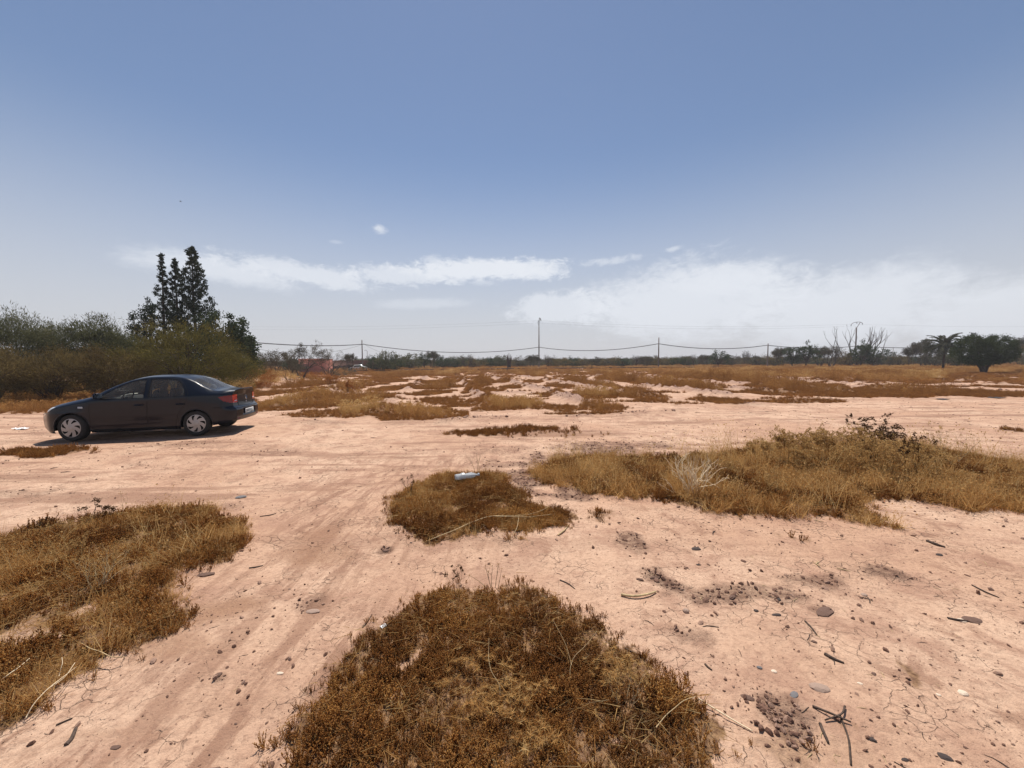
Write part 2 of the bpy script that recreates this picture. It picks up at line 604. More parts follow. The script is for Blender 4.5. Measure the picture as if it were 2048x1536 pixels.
def height(x, y, detail=True):
    x, y = np.asarray(x, float), np.asarray(y, float)
    z = base_height(x, y)
    rd = ridge(x, y)
    z = z + 0.32 * rd * (0.75 + 0.7 * fbm(x * 1.5, y * 1.5, 3)) + 0.07 * berm(x, y)
    return z


def hz_at(x, y):
    return float(height(np.array([x]), np.array([y]))[0])


# ------------------------------------------------------------------ materials


def new_mat(name):
    m = bpy.data.materials.new(name)
    m.use_nodes = True
    t = m.node_tree
    t.nodes.clear()
    return m, t, t.nodes.new('ShaderNodeOutputMaterial')


def principled(name, color, rough=0.6, metal=0.0, spec=0.5, coat=0.0, noise=0.0, nscale=20.0, bump=0.0, bscale=40.0, color2=None, random_island=False, coat_rough=0.05):
    m, t, out = new_mat(name)
    p = t.nodes.new('ShaderNodeBsdfPrincipled')
    p.inputs['Base Color'].default_value = (*color, 1)
    p.inputs['Roughness'].default_value = rough
    p.inputs['Metallic'].default_value = metal
    p.inputs['Specular IOR Level'].default_value = spec
    p.inputs['Coat Weight'].default_value = coat
    p.inputs['Coat Roughness'].default_value = coat_rough
    tcn = t.nodes.new('ShaderNodeTexCoord')
    if noise > 0 or color2:
        n = t.nodes.new('ShaderNodeTexNoise')
        n.inputs['Scale'].default_value = nscale
        n.inputs['Detail'].default_value = 6
        n.inputs['Roughness'].default_value = 0.65
        t.links.new(tcn.outputs['Object'], n.inputs['Vector'])
        r = t.nodes.new('ShaderNodeValToRGB')
        r.color_ramp.elements[0].position = 0.36
        r.color_ramp.elements[1].position = 0.66
        c2 = color2 or tuple(min(1, c * (1 + noise)) for c in color)
        c1 = color if color2 else tuple(c * (1 - noise) for c in color)
        r.color_ramp.elements[0].color = (*c1, 1)
        r.color_ramp.elements[1].color = (*c2, 1)
        t.links.new(n.outputs['Fac'], r.inputs['Fac'])
        t.links.new(r.outputs['Color'], p.inputs['Base Color'])
    if bump > 0:
        n2 = t.nodes.new('ShaderNodeTexNoise')
        n2.inputs['Scale'].default_value = bscale
        n2.inputs['Detail'].default_value = 5
        t.links.new(tcn.outputs['Object'], n2.inputs['Vector'])
        b = t.nodes.new('ShaderNodeBump')
        b.inputs['Strength'].default_value = bump
        b.inputs['Distance'].default_value = 0.02
        t.links.new(n2.outputs['Fac'], b.inputs['Height'])
        t.links.new(b.outputs['Normal'], p.inputs['Normal'])
    t.links.new(p.outputs[0], out.inputs['Surface'])
    return m


def leafy(name, stops, translucent=0.3, nscale=0.6, instanced=False, nweight=0.45):
    """foliage: colour by island, by clump and, for scattered tufts, by the tuft's own tint"""
    m, t, out = new_mat(name)
    geo = t.nodes.new('ShaderNodeNewGeometry')
    mul = t.nodes.new('ShaderNodeMath')
    mul.operation = 'MULTIPLY'
    mul.inputs[1].default_value = 0.35 if instanced else 1 - nweight
    t.links.new(geo.outputs['Random Per Island'], mul.inputs[0])
    add = t.nodes.new('ShaderNodeMath')
    add.operation = 'ADD'
    t.links.new(mul.outputs[0], add.inputs[0])
    if instanced:
        a = t.nodes.new('ShaderNodeAttribute')
        a.attribute_type = 'INSTANCER'
        a.attribute_name = 'tint'
        m2 = t.nodes.new('ShaderNodeMath')
        m2.operation = 'MULTIPLY'
        m2.inputs[1].default_value = 0.65
        t.links.new(a.outputs['Fac'], m2.inputs[0])
        t.links.new(m2.outputs[0], add.inputs[1])
    else:
        tcn = t.nodes.new('ShaderNodeTexCoord')
        n = t.nodes.new('ShaderNodeTexNoise')
        n.inputs['Scale'].default_value = nscale
        n.inputs['Detail'].default_value = 4
        t.links.new(tcn.outputs['Object'], n.inputs['Vector'])
        mr = t.nodes.new('ShaderNodeMapRange')
        mr.inputs['From Min'].default_value = 0.3
        mr.inputs['From Max'].default_value = 0.7
        mr.inputs['To Max'].default_value = nweight
        t.links.new(n.outputs['Fac'], mr.inputs['Value'])
        t.links.new(mr.outputs[0], add.inputs[1])
    r = t.nodes.new('ShaderNodeValToRGB')
    els = r.color_ramp.elements
    while len(els) < len(stops):
        els.new(0.5)
    for e, (p, c) in zip(els, stops):
        e.position = p
        e.color = (*c, 1)
    t.links.new(add.outputs[0], r.inputs['Fac'])
    d = t.nodes.new('ShaderNodeBsdfDiffuse')
    d.inputs['Roughness'].default_value = 0.6
    tr = t.nodes.new('ShaderNodeBsdfTranslucent')
    t.links.new(r.outputs['Color'], d.inputs['Color'])
    t.links.new(r.outputs['Color'], tr.inputs['Color'])
    mx = t.nodes.new('ShaderNodeMixShader')
    mx.inputs[0].default_value = translucent
    t.links.new(d.outputs[0], mx.inputs[1])
    t.links.new(tr.outputs[0], mx.inputs[2])
    t.links.new(mx.outputs[0], out.inputs['Surface'])
    return m


def ground_material():
    m, t, out = new_mat('sandy_soil')
    L = t.links.new

    def node(ty, **kw):
        n = t.nodes.new(ty)
        for k, v in kw.items():
            setattr(n, k, v)
        return n

    def noise(scale, detail, rough=0.6, vec=None, dist=0.0):
        n = node('ShaderNodeTexNoise')
        n.inputs['Scale'].default_value = scale
        n.inputs['Detail'].default_value = detail
        n.inputs['Roughness'].default_value = rough
        n.inputs['Distortion'].default_value = dist
        L(vec, n.inputs['Vector'])
        return n.outputs['Fac']

    def mr(v, a, b, c=0.0, d=1.0, sm=True):
        n = node('ShaderNodeMapRange', interpolation_type='SMOOTHSTEP' if sm else 'LINEAR')
        L(v, n.inputs['Value'])
        for k, x in zip(('From Min', 'From Max', 'To Min', 'To Max'), (a, b, c, d)):
            n.inputs[k].default_value = x
        return n.outputs[0]

    def ma(op, a, b):
        n = node('ShaderNodeMath', operation=op)
        for i, v in enumerate((a, b)):
            if isinstance(v, (int, float)):
                n.inputs[i].default_value = v
            else:
                L(v, n.inputs[i])
        return n.outputs[0]

    def mix(f, a, b):
        n = node('ShaderNodeMix', data_type='RGBA')
        if isinstance(f, (int, float)):
            n.inputs['Factor'].default_value = f
        else:
            L(f, n.inputs['Factor'])
        for i, v in ((6, a), (7, b)):
            if isinstance(v, tuple):
                n.inputs[i].default_value = (*v, 1)
            else:
                L(v, n.inputs[i])
        return n.outputs[2]

    def attr(nm):
        a = node('ShaderNodeAttribute', attribute_name=nm)
        return a.outputs['Fac']
    tcn = node('ShaderNodeTexCoord')
    P = tcn.outputs['Object']
    mp = node('ShaderNodeMapping')                      # stretched along the road: wheel streaks
    mp.inputs['Rotation'].default_value = (0, 0, R(-9))
    mp.inputs['Scale'].default_value = (0.16, 1.5, 1)
    L(P, mp.inputs['Vector'])
    mp2 = node('ShaderNodeMapping')                     # stretched along the lower-left track
    mp2.inputs['Rotation'].default_value = (0, 0, R(-14))
    mp2.inputs['Scale'].default_value = (4.2, 0.8, 1)
    L(P, mp2.inputs['Vector'])
    big = noise(0.35, 5, 0.6, P)
    mid = noise(2.2, 6, 0.65, P, 0.4)
    fine = noise(26, 6, 0.7, P)
    grit = noise(140, 3, 0.7, P)
    c = mix(mr(big, 0.35, 0.65), (0.50, 0.310, 0.206), (0.615, 0.420, 0.294))
    c = mix(mr(mid, 0.44, 0.66, 0, 0.8), c, (0.39, 0.228, 0.156))
    # trodden, scuffed earth drawn out along the wheel track
    sc1 = noise(1.6, 7, 0.68, mp2.outputs[0], 0.6)
    c = mix(ma('MULTIPLY', mr(sc1, 0.50, 0.60), ma('MULTIPLY', mr(noise(0.55, 4, 0.6, P), 0.36, 0.58, 0.25, 0.9), attr('track'))), c, (0.29, 0.162, 0.106))
    sc2 = noise(3.1, 8, 0.72, P, 0.8)
    c = mix(ma('MULTIPLY', mr(sc2, 0.52, 0.62), mr(noise(0.8, 4, 0.6, P), 0.40, 0.60, 0.1, 0.75)), c, (0.29, 0.162, 0.106))
    # streaks
    st = noise(1.0, 6, 0.62, mp.outputs[0])
    c = mix(ma('MULTIPLY', mr(st, 0.52, 0.60), ma('MULTIPLY', attr('road'), 0.75)), c, (0.285, 0.160, 0.105))
    st2 = noise(1.2, 6, 0.62, mp2.outputs[0])
    c = mix(ma('MULTIPLY', mr(st2, 0.50, 0.60), ma('MULTIPLY', attr('track'), 0.65)), c, (0.315, 0.18, 0.118))
    c = mix(ma('MULTIPLY', attr('damp'), 0.9), c, (0.30, 0.165, 0.098))
    # crumbly darker earth
    cl = ma('MULTIPLY', attr('clod'), mr(noise(9, 6, 0.7, P), 0.36, 0.60))
    c = mix(ma('MULTIPLY', cl, 0.9), c, (0.165, 0.086, 0.058))
    # pale pink-grey spoil of the plot ridges
    c = mix(ma('MULTIPLY', attr('ridge'), 0.85), c, mix(mr(noise(5, 5, 0.7, P), 0.4, 0.62), (0.24, 0.15, 0.118), (0.40, 0.265, 0.20)))
    # small scattered crumbs and specks of litter
    sp = ma('MULTIPLY', mr(noise(46, 2, 0.5, P), 0.63, 0.68), mr(noise(1.4, 3, 0.6, P), 0.38, 0.58))
    c = mix(ma('MULTIPLY', sp, 0.75), c, (0.13, 0.07, 0.048))
    sp2 = ma('MULTIPLY', mr(noise(15, 4, 0.65, P), 0.60, 0.66), mr(noise(0.5, 3, 0.6, P), 0.36, 0.56))
    c = mix(ma('MULTIPLY', sp2, 0.45), c, (0.21, 0.115, 0.08))
    c = mix(mr(fine, 0.42, 0.68, 0.0, 0.50), c, (0.29, 0.165, 0.112))
    c = mix(mr(grit, 0.60, 0.74, 0.0, 0.35), c, (0.56, 0.40, 0.30))
    # drying cracks
    wv = node('ShaderNodeTexNoise')
    wv.inputs['Scale'].default_value = 5
    wv.inputs['Detail'].default_value = 4
    L(P, wv.inputs['Vector'])
    addv = node('ShaderNodeVectorMath', operation='MULTIPLY_ADD')
    L(wv.outputs['Color'], addv.inputs[0])
    addv.inputs[1].default_value = (0.22, 0.22, 0.0)
    L(P, addv.inputs[2])
    vo = node('ShaderNodeTexVoronoi', feature='DISTANCE_TO_EDGE')
    vo.inputs['Scale'].default_value = 9.0
    L(addv.outputs[0], vo.inputs['Vector'])
    crk = ma('MULTIPLY', mr(vo.outputs['Distance'], 0.018, 0.004), mr(noise(1.7, 5, 0.65, P), 0.50, 0.62))
    crk = ma('MULTIPLY', crk, ma('SUBTRACT', 1.0, attr('veg')))
    c = mix(ma('MULTIPLY', crk, 0.5), c, (0.20, 0.11, 0.075))  # shade of the crack depth also put into the colour
    # brown litter under the ground cover
    lit = mix(mr(noise(30, 5, 0.7, P), 0.35, 0.65), (0.11, 0.055, 0.030), (0.30, 0.18, 0.095))
    v = ma('MULTIPLY', attr('veg'), mr(noise(6, 5, 0.7, P), 0.25, 0.45, 0.65, 1.0))
    c = mix(v, c, lit)
    p = node('ShaderNodeBsdfPrincipled')
    L(c, p.inputs['Base Color'])
    p.inputs['Roughness'].default_value = 0.95
    p.inputs['Specular IOR Level'].default_value = 0.15
    h = ma('ADD', ma('MULTIPLY', mid, 0.8), ma('ADD', ma('MULTIPLY', fine, 0.35), ma('MULTIPLY', grit, 0.06)))
    h = ma('ADD', h, ma('MULTIPLY', crk, -0.35))
    h = ma('ADD', h, ma('MULTIPLY', ma('MULTIPLY', attr('clod'), noise(22, 6, 0.75, P)), 1.2))
    h = ma('ADD', h, ma('MULTIPLY', ma('MULTIPLY', st, attr('road')), 0.8))
    b = node('ShaderNodeBump')
    b.inputs['Strength'].default_value = 1.0
    b.inputs['Distance'].default_value = 0.05
    L(h, b.inputs['Height'])
    L(b.outputs[0], p.inputs['Normal'])
    L(p.outputs[0], out.inputs['Surface'])
    return m


# ------------------------------------------------------------------ ground sheet
rng = np.random.default_rng(11)


def build_ground():
    az = np.concatenate([np.linspace(R(-74), R(74), 600), np.linspace(R(78), R(282), 40)])
    nr = 700
    rr = 0.35 * (1500 / 0.35) ** (np.arange(nr) / (nr - 1))
    Rr, A = np.meshgrid(rr, az, indexing='ij')
    X, Y = Rr * np.sin(A), Rr * np.cos(A)
    x, y = X.ravel(), Y.ravel()
    z = height(x, y)
    r = Rr.ravel()
    veg = near_mask(x, y)
    low, tall, gold = field_mask(x, y)
    rm = rough_mask(x, y)
    rg = ridge(x, y)
    bm = berm(x, y)
    dm = damp_mask(x, y)
    e = y - edge_y(x)
    road = sstep(-10.0, -6.5, e + 0.8 * fbm(x * .4, y * .4, 2)) * sstep(0.6, -0.6, e) * 1.0
    road = np.maximum(road, 0.35 * sstep(-16, -10, e) * sstep(0, -1, e))
    track = np.exp(-((x + 1.6 + 0.3 * fbm(x * .5, y * .5, 2)) / 1.5) ** 4) * sstep(9.5, 6, y)
    # relief fine enough for the mesh at that distance
    step = r * 0.0122
    nv = 1 - np.clip(veg, 0, 1)
    for wl, amp in ((0.55, 0.014), (0.22, 0.0095), (0.10, 0.0055), (0.05, 0.0028)):
        w = sstep(0.55, 0.25, step / wl)
        n = noise2(x / wl + wl * 91, y / wl)
        z = z + amp * n * w * (1 + 2.6 * rm * (wl < 0.4) + 3.5 * rg + 2.0 * bm * (wl < 0.5)) * (1 - 0.6 * dm)
    n = noise2(x / 0.16, y / 0.16)
    z = z + 0.03 * rm * np.abs(n) * sstep(0.5, 0.2, step / 0.16)
    z = z + 0.02 * near_soft(x, y)
    far_r = sstep(600, 1400, r)
    z = z * (1 - far_r) + 1.1 * far_r
    V = np.stack([x, y, z], 1)
    na = len(az)
    GZ['z'], GZ['nr'] = z.reshape(nr, na), nr
    i = np.arange(nr - 1)[:, None] * na
    j = np.arange(na)[None, :]
    k = (j + 1) % na
    Q = np.stack([i + j, i + na + j, i + na + k, i + k], -1).reshape(-1, 4)
    V = np.concatenate([V, [[0, 0, float(z[:na].mean())]]])
    T = np.stack([np.arange(na), (np.arange(na) + 1) % na, np.full(na, len(V) - 1)], 1)
    mb = MB().add(V, Q[:, ::-1], T[:, ::-1])
    o = mb.obj('ground', ground_material(), smooth=True)
    me = o.data
    vs = np.clip(np.maximum(veg, 0.85 * low), 0, 1)
    for nm, arr in (('veg', vs), ('clod', np.clip(np.maximum(rm, bm * 0.6), 0, 1)), ('ridge', np.clip(rg * 1.2, 0, 1)), ('damp', dm), ('road', road), ('track', track)):
        a = me.attributes.new(nm, 'FLOAT', 'POINT')
        a.data.foreach_set('value', np.concatenate([arr, [0]]).astype(np.float32))
    tag(o, 'pale pink sandy earth with wheel tracks and cracked bare soil', kind='structure')
    return o


def near_soft(x, y):
    """gentle swell of the soil under the plant patches"""
    m = np.zeros(np.shape(x))
    for k in range(3):
        a = k * np.pi / 1.5 + .4
        m += near_mask(x + 0.12 * np.cos(a), y + 0.12 * np.sin(a))
    return m / 3


GZ = {}
build_ground()


def ground_z(x, y):
    """height of the finished ground sheet"""
    x, y = np.atleast_1d(np.asarray(x, float)), np.atleast_1d(np.asarray(y, float))
    r, a = np.hypot(x, y), np.arctan2(x, y)
    fr = np.clip(np.log(r / 0.35) / np.log(1500 / 0.35) * (GZ['nr'] - 1), 0, GZ['nr'] - 1.001)
    fa = np.clip((a + R(74)) / R(148) * 599, 0, 598.999)
    i, j = fr.astype(int), fa.astype(int)
    u, v = fr - i, fa - j
    Z = GZ['z']
    return (Z[i, j] * (1 - u) + Z[i + 1, j] * u) * (1 - v) + (Z[i, j + 1] * (1 - u) + Z[i + 1, j + 1] * u) * v


def gz(x, y):
    return float(ground_z(x, y)[0])

# ------------------------------------------------------------------ shared materials
M = dict(
    cover=leafy('dry_ground_cover', [(0.0, (0.21, 0.092, 0.034)), (0.35, (0.45, 0.218, 0.072)), (0.7, (0.64, 0.375, 0.125)), (1.0, (0.76, 0.55, 0.24))], 0.5, instanced=True),
    straw=leafy('dry_straw', [(0.0, (0.29, 0.128, 0.042)), (0.4, (0.49, 0.262, 0.092)), (0.75, (0.66, 0.43, 0.17)), (1.0, (0.78, 0.61, 0.32))], 0.48, instanced=True),
    weed=leafy('dry_weed', [(0.0, (0.30, 0.165, 0.066)), (0.5, (0.52, 0.335, 0.135)), (1.0, (0.70, 0.53, 0.26))], 0.45),
    darkweed=leafy('dark_dry_weed', [(0.0, (0.05, 0.026, 0.016)), (1.0, (0.20, 0.115, 0.055))], 0.3),
    palestem=principled('pale_dry_stem', (0.46, 0.34, 0.18), 0.8, noise=0.3, nscale=30),
    whitestem=principled('bleached_stem', (0.74, 0.60, 0.40), 0.8, noise=0.25, nscale=30),
    twig=principled('dead_twig', (0.07, 0.045, 0.032), 0.9, noise=0.5, nscale=40),
    bark=principled('bark', (0.075, 0.050, 0.036), 0.95, noise=0.4, nscale=12, bump=0.6, bscale=30),
    palebark=principled('pale_bark', (0.17, 0.13, 0.10), 0.95, noise=0.3, nscale=12),
    acacia=leafy('thorn_bush_leaf', [(0.0, (0.055, 0.045, 0.018)), (0.4, (0.120, 0.102, 0.034)), (0.75, (0.195, 0.168, 0.050)), (1.0, (0.29, 0.25, 0.085))], 0.35, 0.5),
    brownacacia=leafy('dry_thorn_bush', [(0.0, (0.070, 0.048, 0.026)), (0.4, (0.155, 0.112, 0.050)), (0.75, (0.220, 0.168, 0.068)), (1.0, (0.30, 0.24, 0.105))], 0.35, 0.5),
    greenacacia=leafy('green_thorn_leaf', [(0.0, (0.055, 0.058, 0.032)), (0.5, (0.110, 0.115, 0.058)), (1.0, (0.185, 0.180, 0.095))], 0.35, 0.5),
    cypress=leafy('cypress_leaf', [(0.0, (0.014, 0.021, 0.014)), (0.5, (0.030, 0.044, 0.027)), (1.0, (0.068, 0.085, 0.048))], 0.12, 0.8),
    broad=leafy('broad_leaf', [(0.0, (0.028, 0.040, 0.022)), (0.5, (0.060, 0.080, 0.042)), (1.0, (0.115, 0.140, 0.075))], 0.25, 0.8),
    carob=leafy('dense_leaf', [(0.0, (0.022, 0.032, 0.016)), (0.5, (0.050, 0.070, 0.028)), (1.0, (0.105, 0.130, 0.055))], 0.25, 0.5),
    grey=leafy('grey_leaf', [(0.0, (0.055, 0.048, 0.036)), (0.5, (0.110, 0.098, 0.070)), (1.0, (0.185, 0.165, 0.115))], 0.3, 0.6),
    rust=leafy('rusty_shrub', [(0.0, (0.18, 0.065, 0.024)), (0.5, (0.36, 0.145, 0.045)), (1.0, (0.50, 0.25, 0.085))], 0.35, 0.8),
    palm=leafy('palm_leaf', [(0.0, (0.065, 0.068, 0.048)), (1.0, (0.16, 0.16, 0.11))], 0.2, 0.5),
    concrete=principled('weathered_concrete', (0.16, 0.115, 0.095), 0.9, noise=0.2, nscale=3),
    steel=principled('rusted_steel', (0.085, 0.052, 0.042), 0.7, metal=0.3, noise=0.3, nscale=5),
    cable=principled('black_cable', (0.02, 0.02, 0.022), 0.6),
    clod=principled('earth_clod', (0.20, 0.105, 0.070), 0.95, noise=0.4, nscale=30, bump=0.5, bscale=60),
    paleclod=principled('pale_earth_clod', (0.36, 0.22, 0.155), 0.95, noise=0.25, nscale=30, bump=0.5, bscale=60),
)

# ------------------------------------------------------------------ scattering of uncountable small stuff


def scatter_group(name, meshes):
    col = bpy.data.collections.new(name + '_kinds')
    for i, me in enumerate(meshes):
        o = bpy.data.objects.new('%s_kind_%02d' % (name, i), me)
        col.objects.link(o)
    g = bpy.data.node_groups.new(name, 'GeometryNodeTree')
    g.interface.new_socket('Geometry', in_out='INPUT', socket_type='NodeSocketGeometry')
    g.interface.new_socket('Geometry', in_out='OUTPUT', socket_type='NodeSocketGeometry')
    n = g.nodes
    gi, go = n.new('NodeGroupInput'), n.new('NodeGroupOutput')
    ci = n.new('GeometryNodeCollectionInfo')
    ci.inputs['Collection'].default_value = col
    ci.inputs['Separate Children'].default_value = True
    ci.inputs['Reset Children'].default_value = True
    ip = n.new('GeometryNodeInstanceOnPoints')
    ip.inputs['Pick Instance'].default_value = True

    def na(nm, ty):
        a = n.new('GeometryNodeInputNamedAttribute')
        a.data_type = ty
        a.inputs['Name'].default_value = nm
        return a.outputs['Attribute']
    e2r = n.new('FunctionNodeEulerToRotation')
    L = g.links.new
    L(na('rot', 'FLOAT_VECTOR'), e2r.inputs[0])
    L(gi.outputs[0], ip.inputs['Points'])
    L(ci.outputs[0], ip.inputs['Instance'])
    L(na('kind_index', 'INT'), ip.inputs['Instance Index'])
    L(e2r.outputs[0], ip.inputs['Rotation'])
    L(na('scl', 'FLOAT_VECTOR'), ip.inputs['Scale'])
    L(ip.outputs[0], go.inputs[0])
    return g, len(meshes)


def scatter(name, P, grp, label, rng, scl, tint, tilt=0.15, rot=None):
    g, nk = grp
    n = len(P)
    me = bpy.data.meshes.new(name)
    me.vertices.add(n)
    me.vertices.foreach_set('co', np.asarray(P, np.float32).ravel())
    if rot is None:
        rot = np.stack([rng.normal(0, tilt, n), rng.normal(0, tilt, n), rng.uniform(0, 6.283, n)], 1)
    scl = np.asarray(scl, float)
    if scl.ndim < 2:
        scl = np.repeat(np.broadcast_to(scl, (n,))[:, None], 3, 1)
    a = me.attributes.new('rot', 'FLOAT_VECTOR', 'POINT')
    a.data.foreach_set('vector', rot.astype(np.float32).ravel())
    a = me.attributes.new('scl', 'FLOAT_VECTOR', 'POINT')
    a.data.foreach_set('vector', scl.astype(np.float32).ravel())
    a = me.attributes.new('tint', 'FLOAT', 'POINT')
    a.data.foreach_set('value', np.clip(np.broadcast_to(tint, (n,)), 0, 1).astype(np.float32))
    a = me.attributes.new('kind_index', 'INT', 'POINT')
    a.data.foreach_set('value', rng.integers(0, nk, n).astype(np.int32))
    o = bpy.data.objects.new(name, me)
    COL.objects.link(o)
    md = o.modifiers.new('scatter', 'NODES')
    md.node_group = g
    tag(o, label, kind='stuff')
    return o


def cover_tuft(seed):
    """a clump of dried, stubby, upright fleshy shoots"""
    r = np.random.default_rng(seed)
    mb = MB()
    for k in range(11):
        a, tl = r.uniform(0, 6.283), abs(r.normal(0, 0.45))
        d = np.array([np.cos(a) * np.sin(tl), np.sin(a) * np.sin(tl), np.cos(tl)])
        L = r.uniform(0.028, 0.062)
        b = np.array([np.cos(a), np.sin(a), 0]) * r.uniform(0, 0.018)
        tip = b + d * L + np.array([0, 0, 0.006])
        mb.tube([b, (b + tip) / 2 + r.normal(0, .003, 3), tip], [0.0016, 0.0014, 0.0010], 3, caps=False)
        nb = r.integers(5, 8)
        for q in range(nb):
            f = 0.30 + 0.70 * (q + r.random()) / nb
            c = b + (tip - b) * f
            ba = r.uniform(0, 6.283)
            bd = d * 0.9 + np.array([np.cos(ba), np.sin(ba), 0.5]) * r.uniform(.2, .9)
            bd /= np.linalg.norm(bd)
            bl, bw = r.uniform(0.007, 0.013), r.uniform(0.0016, 0.0028)
            s = np.cross(bd, [0.3, 0.5, 0.8])
            s /= np.linalg.norm(s)
            s2 = np.cross(bd, s)
            m = c + bd * bl * 0.6
            V = [c, m + s * bw, m - s * bw * .5 + s2 * bw * .87, m - s * bw * .5 - s2 * bw * .87, c + bd * bl]
            mb.add(V, tris=[(0, 1, 2), (0, 2, 3), (0, 3, 1), (4, 2, 1), (4, 3, 2), (4, 1, 3)])
    return mb.mesh('cover_tuft', M['cover'])


def blade(mb, base, d, L, w, droop, r, seg=3):
    d = np.asarray(d, float) / np.linalg.norm(d)
    s = np.cross(d, [r.normal(), r.normal(), 0.3])
    s /= np.linalg.norm(s) + 1e-9
    hd = np.array([d[0], d[1], 0])
    V = []
    for i in range(seg + 1):
        t = i / seg
        p = base + d * L * t + (hd * 0.6 - np.array([0, 0, 0.6])) * droop * L * t * t
        ww = w * (1 - 0.85 * t) * 0.5
        V += [p - s * ww, p + s * ww]
    mb.add(V, [(2 * i, 2 * i + 1, 2 * i + 3, 2 * i + 2) for i in range(seg)])


def grass_tuft(seed, n, h, spread, w, mat, heads=0.0, hs=.16):
    r = np.random.default_rng(seed)
    mb = MB()
    for k in range(n):
        a = r.uniform(0, 6.283)
        tl = abs(r.normal(0, spread))
        d = np.array([np.cos(a) * np.sin(tl), np.sin(a) * np.sin(tl), np.cos(tl)])
        b = np.array([r.normal(0, .25), r.normal(0, .25), 0]) * h * 0.6
        L = h * r.uniform(0.45, 1.1)
        blade(mb, b, d, L, w * r.uniform(.6, 1.2), r.uniform(0, .5), r)
        if r.random() < heads:
            tip = b + d * L * 0.9
            mb.leaves(np.repeat(tip[None], 5, 0), np.array([d] * 5) + r.normal(0, .5, (5, 3)), L * hs, L * hs * .31, r)
    return mb.mesh('grass_tuft', mat)


def star_tuft(seed):
    """a straw-coloured dried rosette with spiky bracts"""
    r = np.random.default_rng(seed)
    mb = MB()
    for q in range(4):
        c = np.array([r.normal(0, .02), r.normal(0, .02), r.uniform(.035, .075)])
        mb.tube([[c[0] * .4, c[1] * .4, 0], c], [0.0015, 0.001], 3, caps=False)
        for k in range(9):
            a = k * 0.7 + r.random() * .3
            blade(mb, c, [np.cos(a), np.sin(a), r.uniform(.0, .8)], r.uniform(.014, .028), .004, .2, r, 2)
    return mb.mesh('star_tuft', M['straw'])


def litter_straw(seed):
    r = np.random.default_rng(seed)
    mb = MB()
    for k in range(9):
        a = r.uniform(0, 6.283)
        blade(mb, np.array([r.normal(0, .04), r.normal(0, .04), r.uniform(.002, .02)]), [np.cos(a), np.sin(a), r.normal(0, .15)], r.uniform(.05, .14), .003, .1, r, 2)
    return mb.mesh('fallen_straw', M['straw'])


def ico(r, rough, flat=1.0, sub=1, mat=None, name='stone'):
    import bmesh
    bm = bmesh.new()
    bmesh.ops.create_icosphere(bm, subdivisions=sub + 1, radius=1.0)
    k = r.random(3) * 50
    st = np.array([r.uniform(.75, 1.3), r.uniform(.6, 1.0), flat * r.uniform(.6, .9)])
    for v in bm.verts:
        c = np.array(v.co)
        n = noise2(c[0] * 1.6 + k[0] + c[2], c[1] * 1.6 + k[1]) + noise2(c[1] * 3 + k[2], c[2] * 3 + c[0])
        v.co = Vector(c * (1 + rough * float(n)) * st)
    me = bpy.data.meshes.new(name)
    bm.to_mesh(me)
    bm.free()
    me.materials.append(mat)
    return me


G_COVER = scatter_group('cover', [cover_tuft(s) for s in range(6)])
G_STAR = scatter_group('star', [star_tuft(s) for s in range(3)])
G_STRAW = scatter_group('straw', [grass_tuft(40 + s, 30, 0.16, 0.55, 0.0032, M['straw'], 0.3, .09) for s in range(4)])
G_LITTER = scatter_group('litter', [litter_straw(s) for s in range(4)])
G_LOW = scatter_group('lowbrown', [grass_tuft(80 + s, 60, 0.10, 0.8, 0.012, M['cover'], 0.5) for s in range(4)])
G_TALL = scatter_group('tallgrass', [grass_tuft(60 + s, 46, 0.36, 0.42, 0.008, M['straw'], 0.5) for s in range(5)])


def sample_poly(poly, dens, rng, pad=0.4):
    P = np.asarray(poly)
    lo, hi = P.min(0) - pad, P.max(0) + pad
    lo = np.maximum(lo, [-16, 0.9])
    hi = np.minimum(hi, [16, 16])
    n = int((hi[0] - lo[0]) * (hi[1] - lo[1]) * dens)
    return rng.uniform(lo[0], hi[0], n), rng.uniform(lo[1], hi[1], n)


def in_view(x, y, m=1.12):
    return np.abs(x) < 1.33 * m * y + 0.4


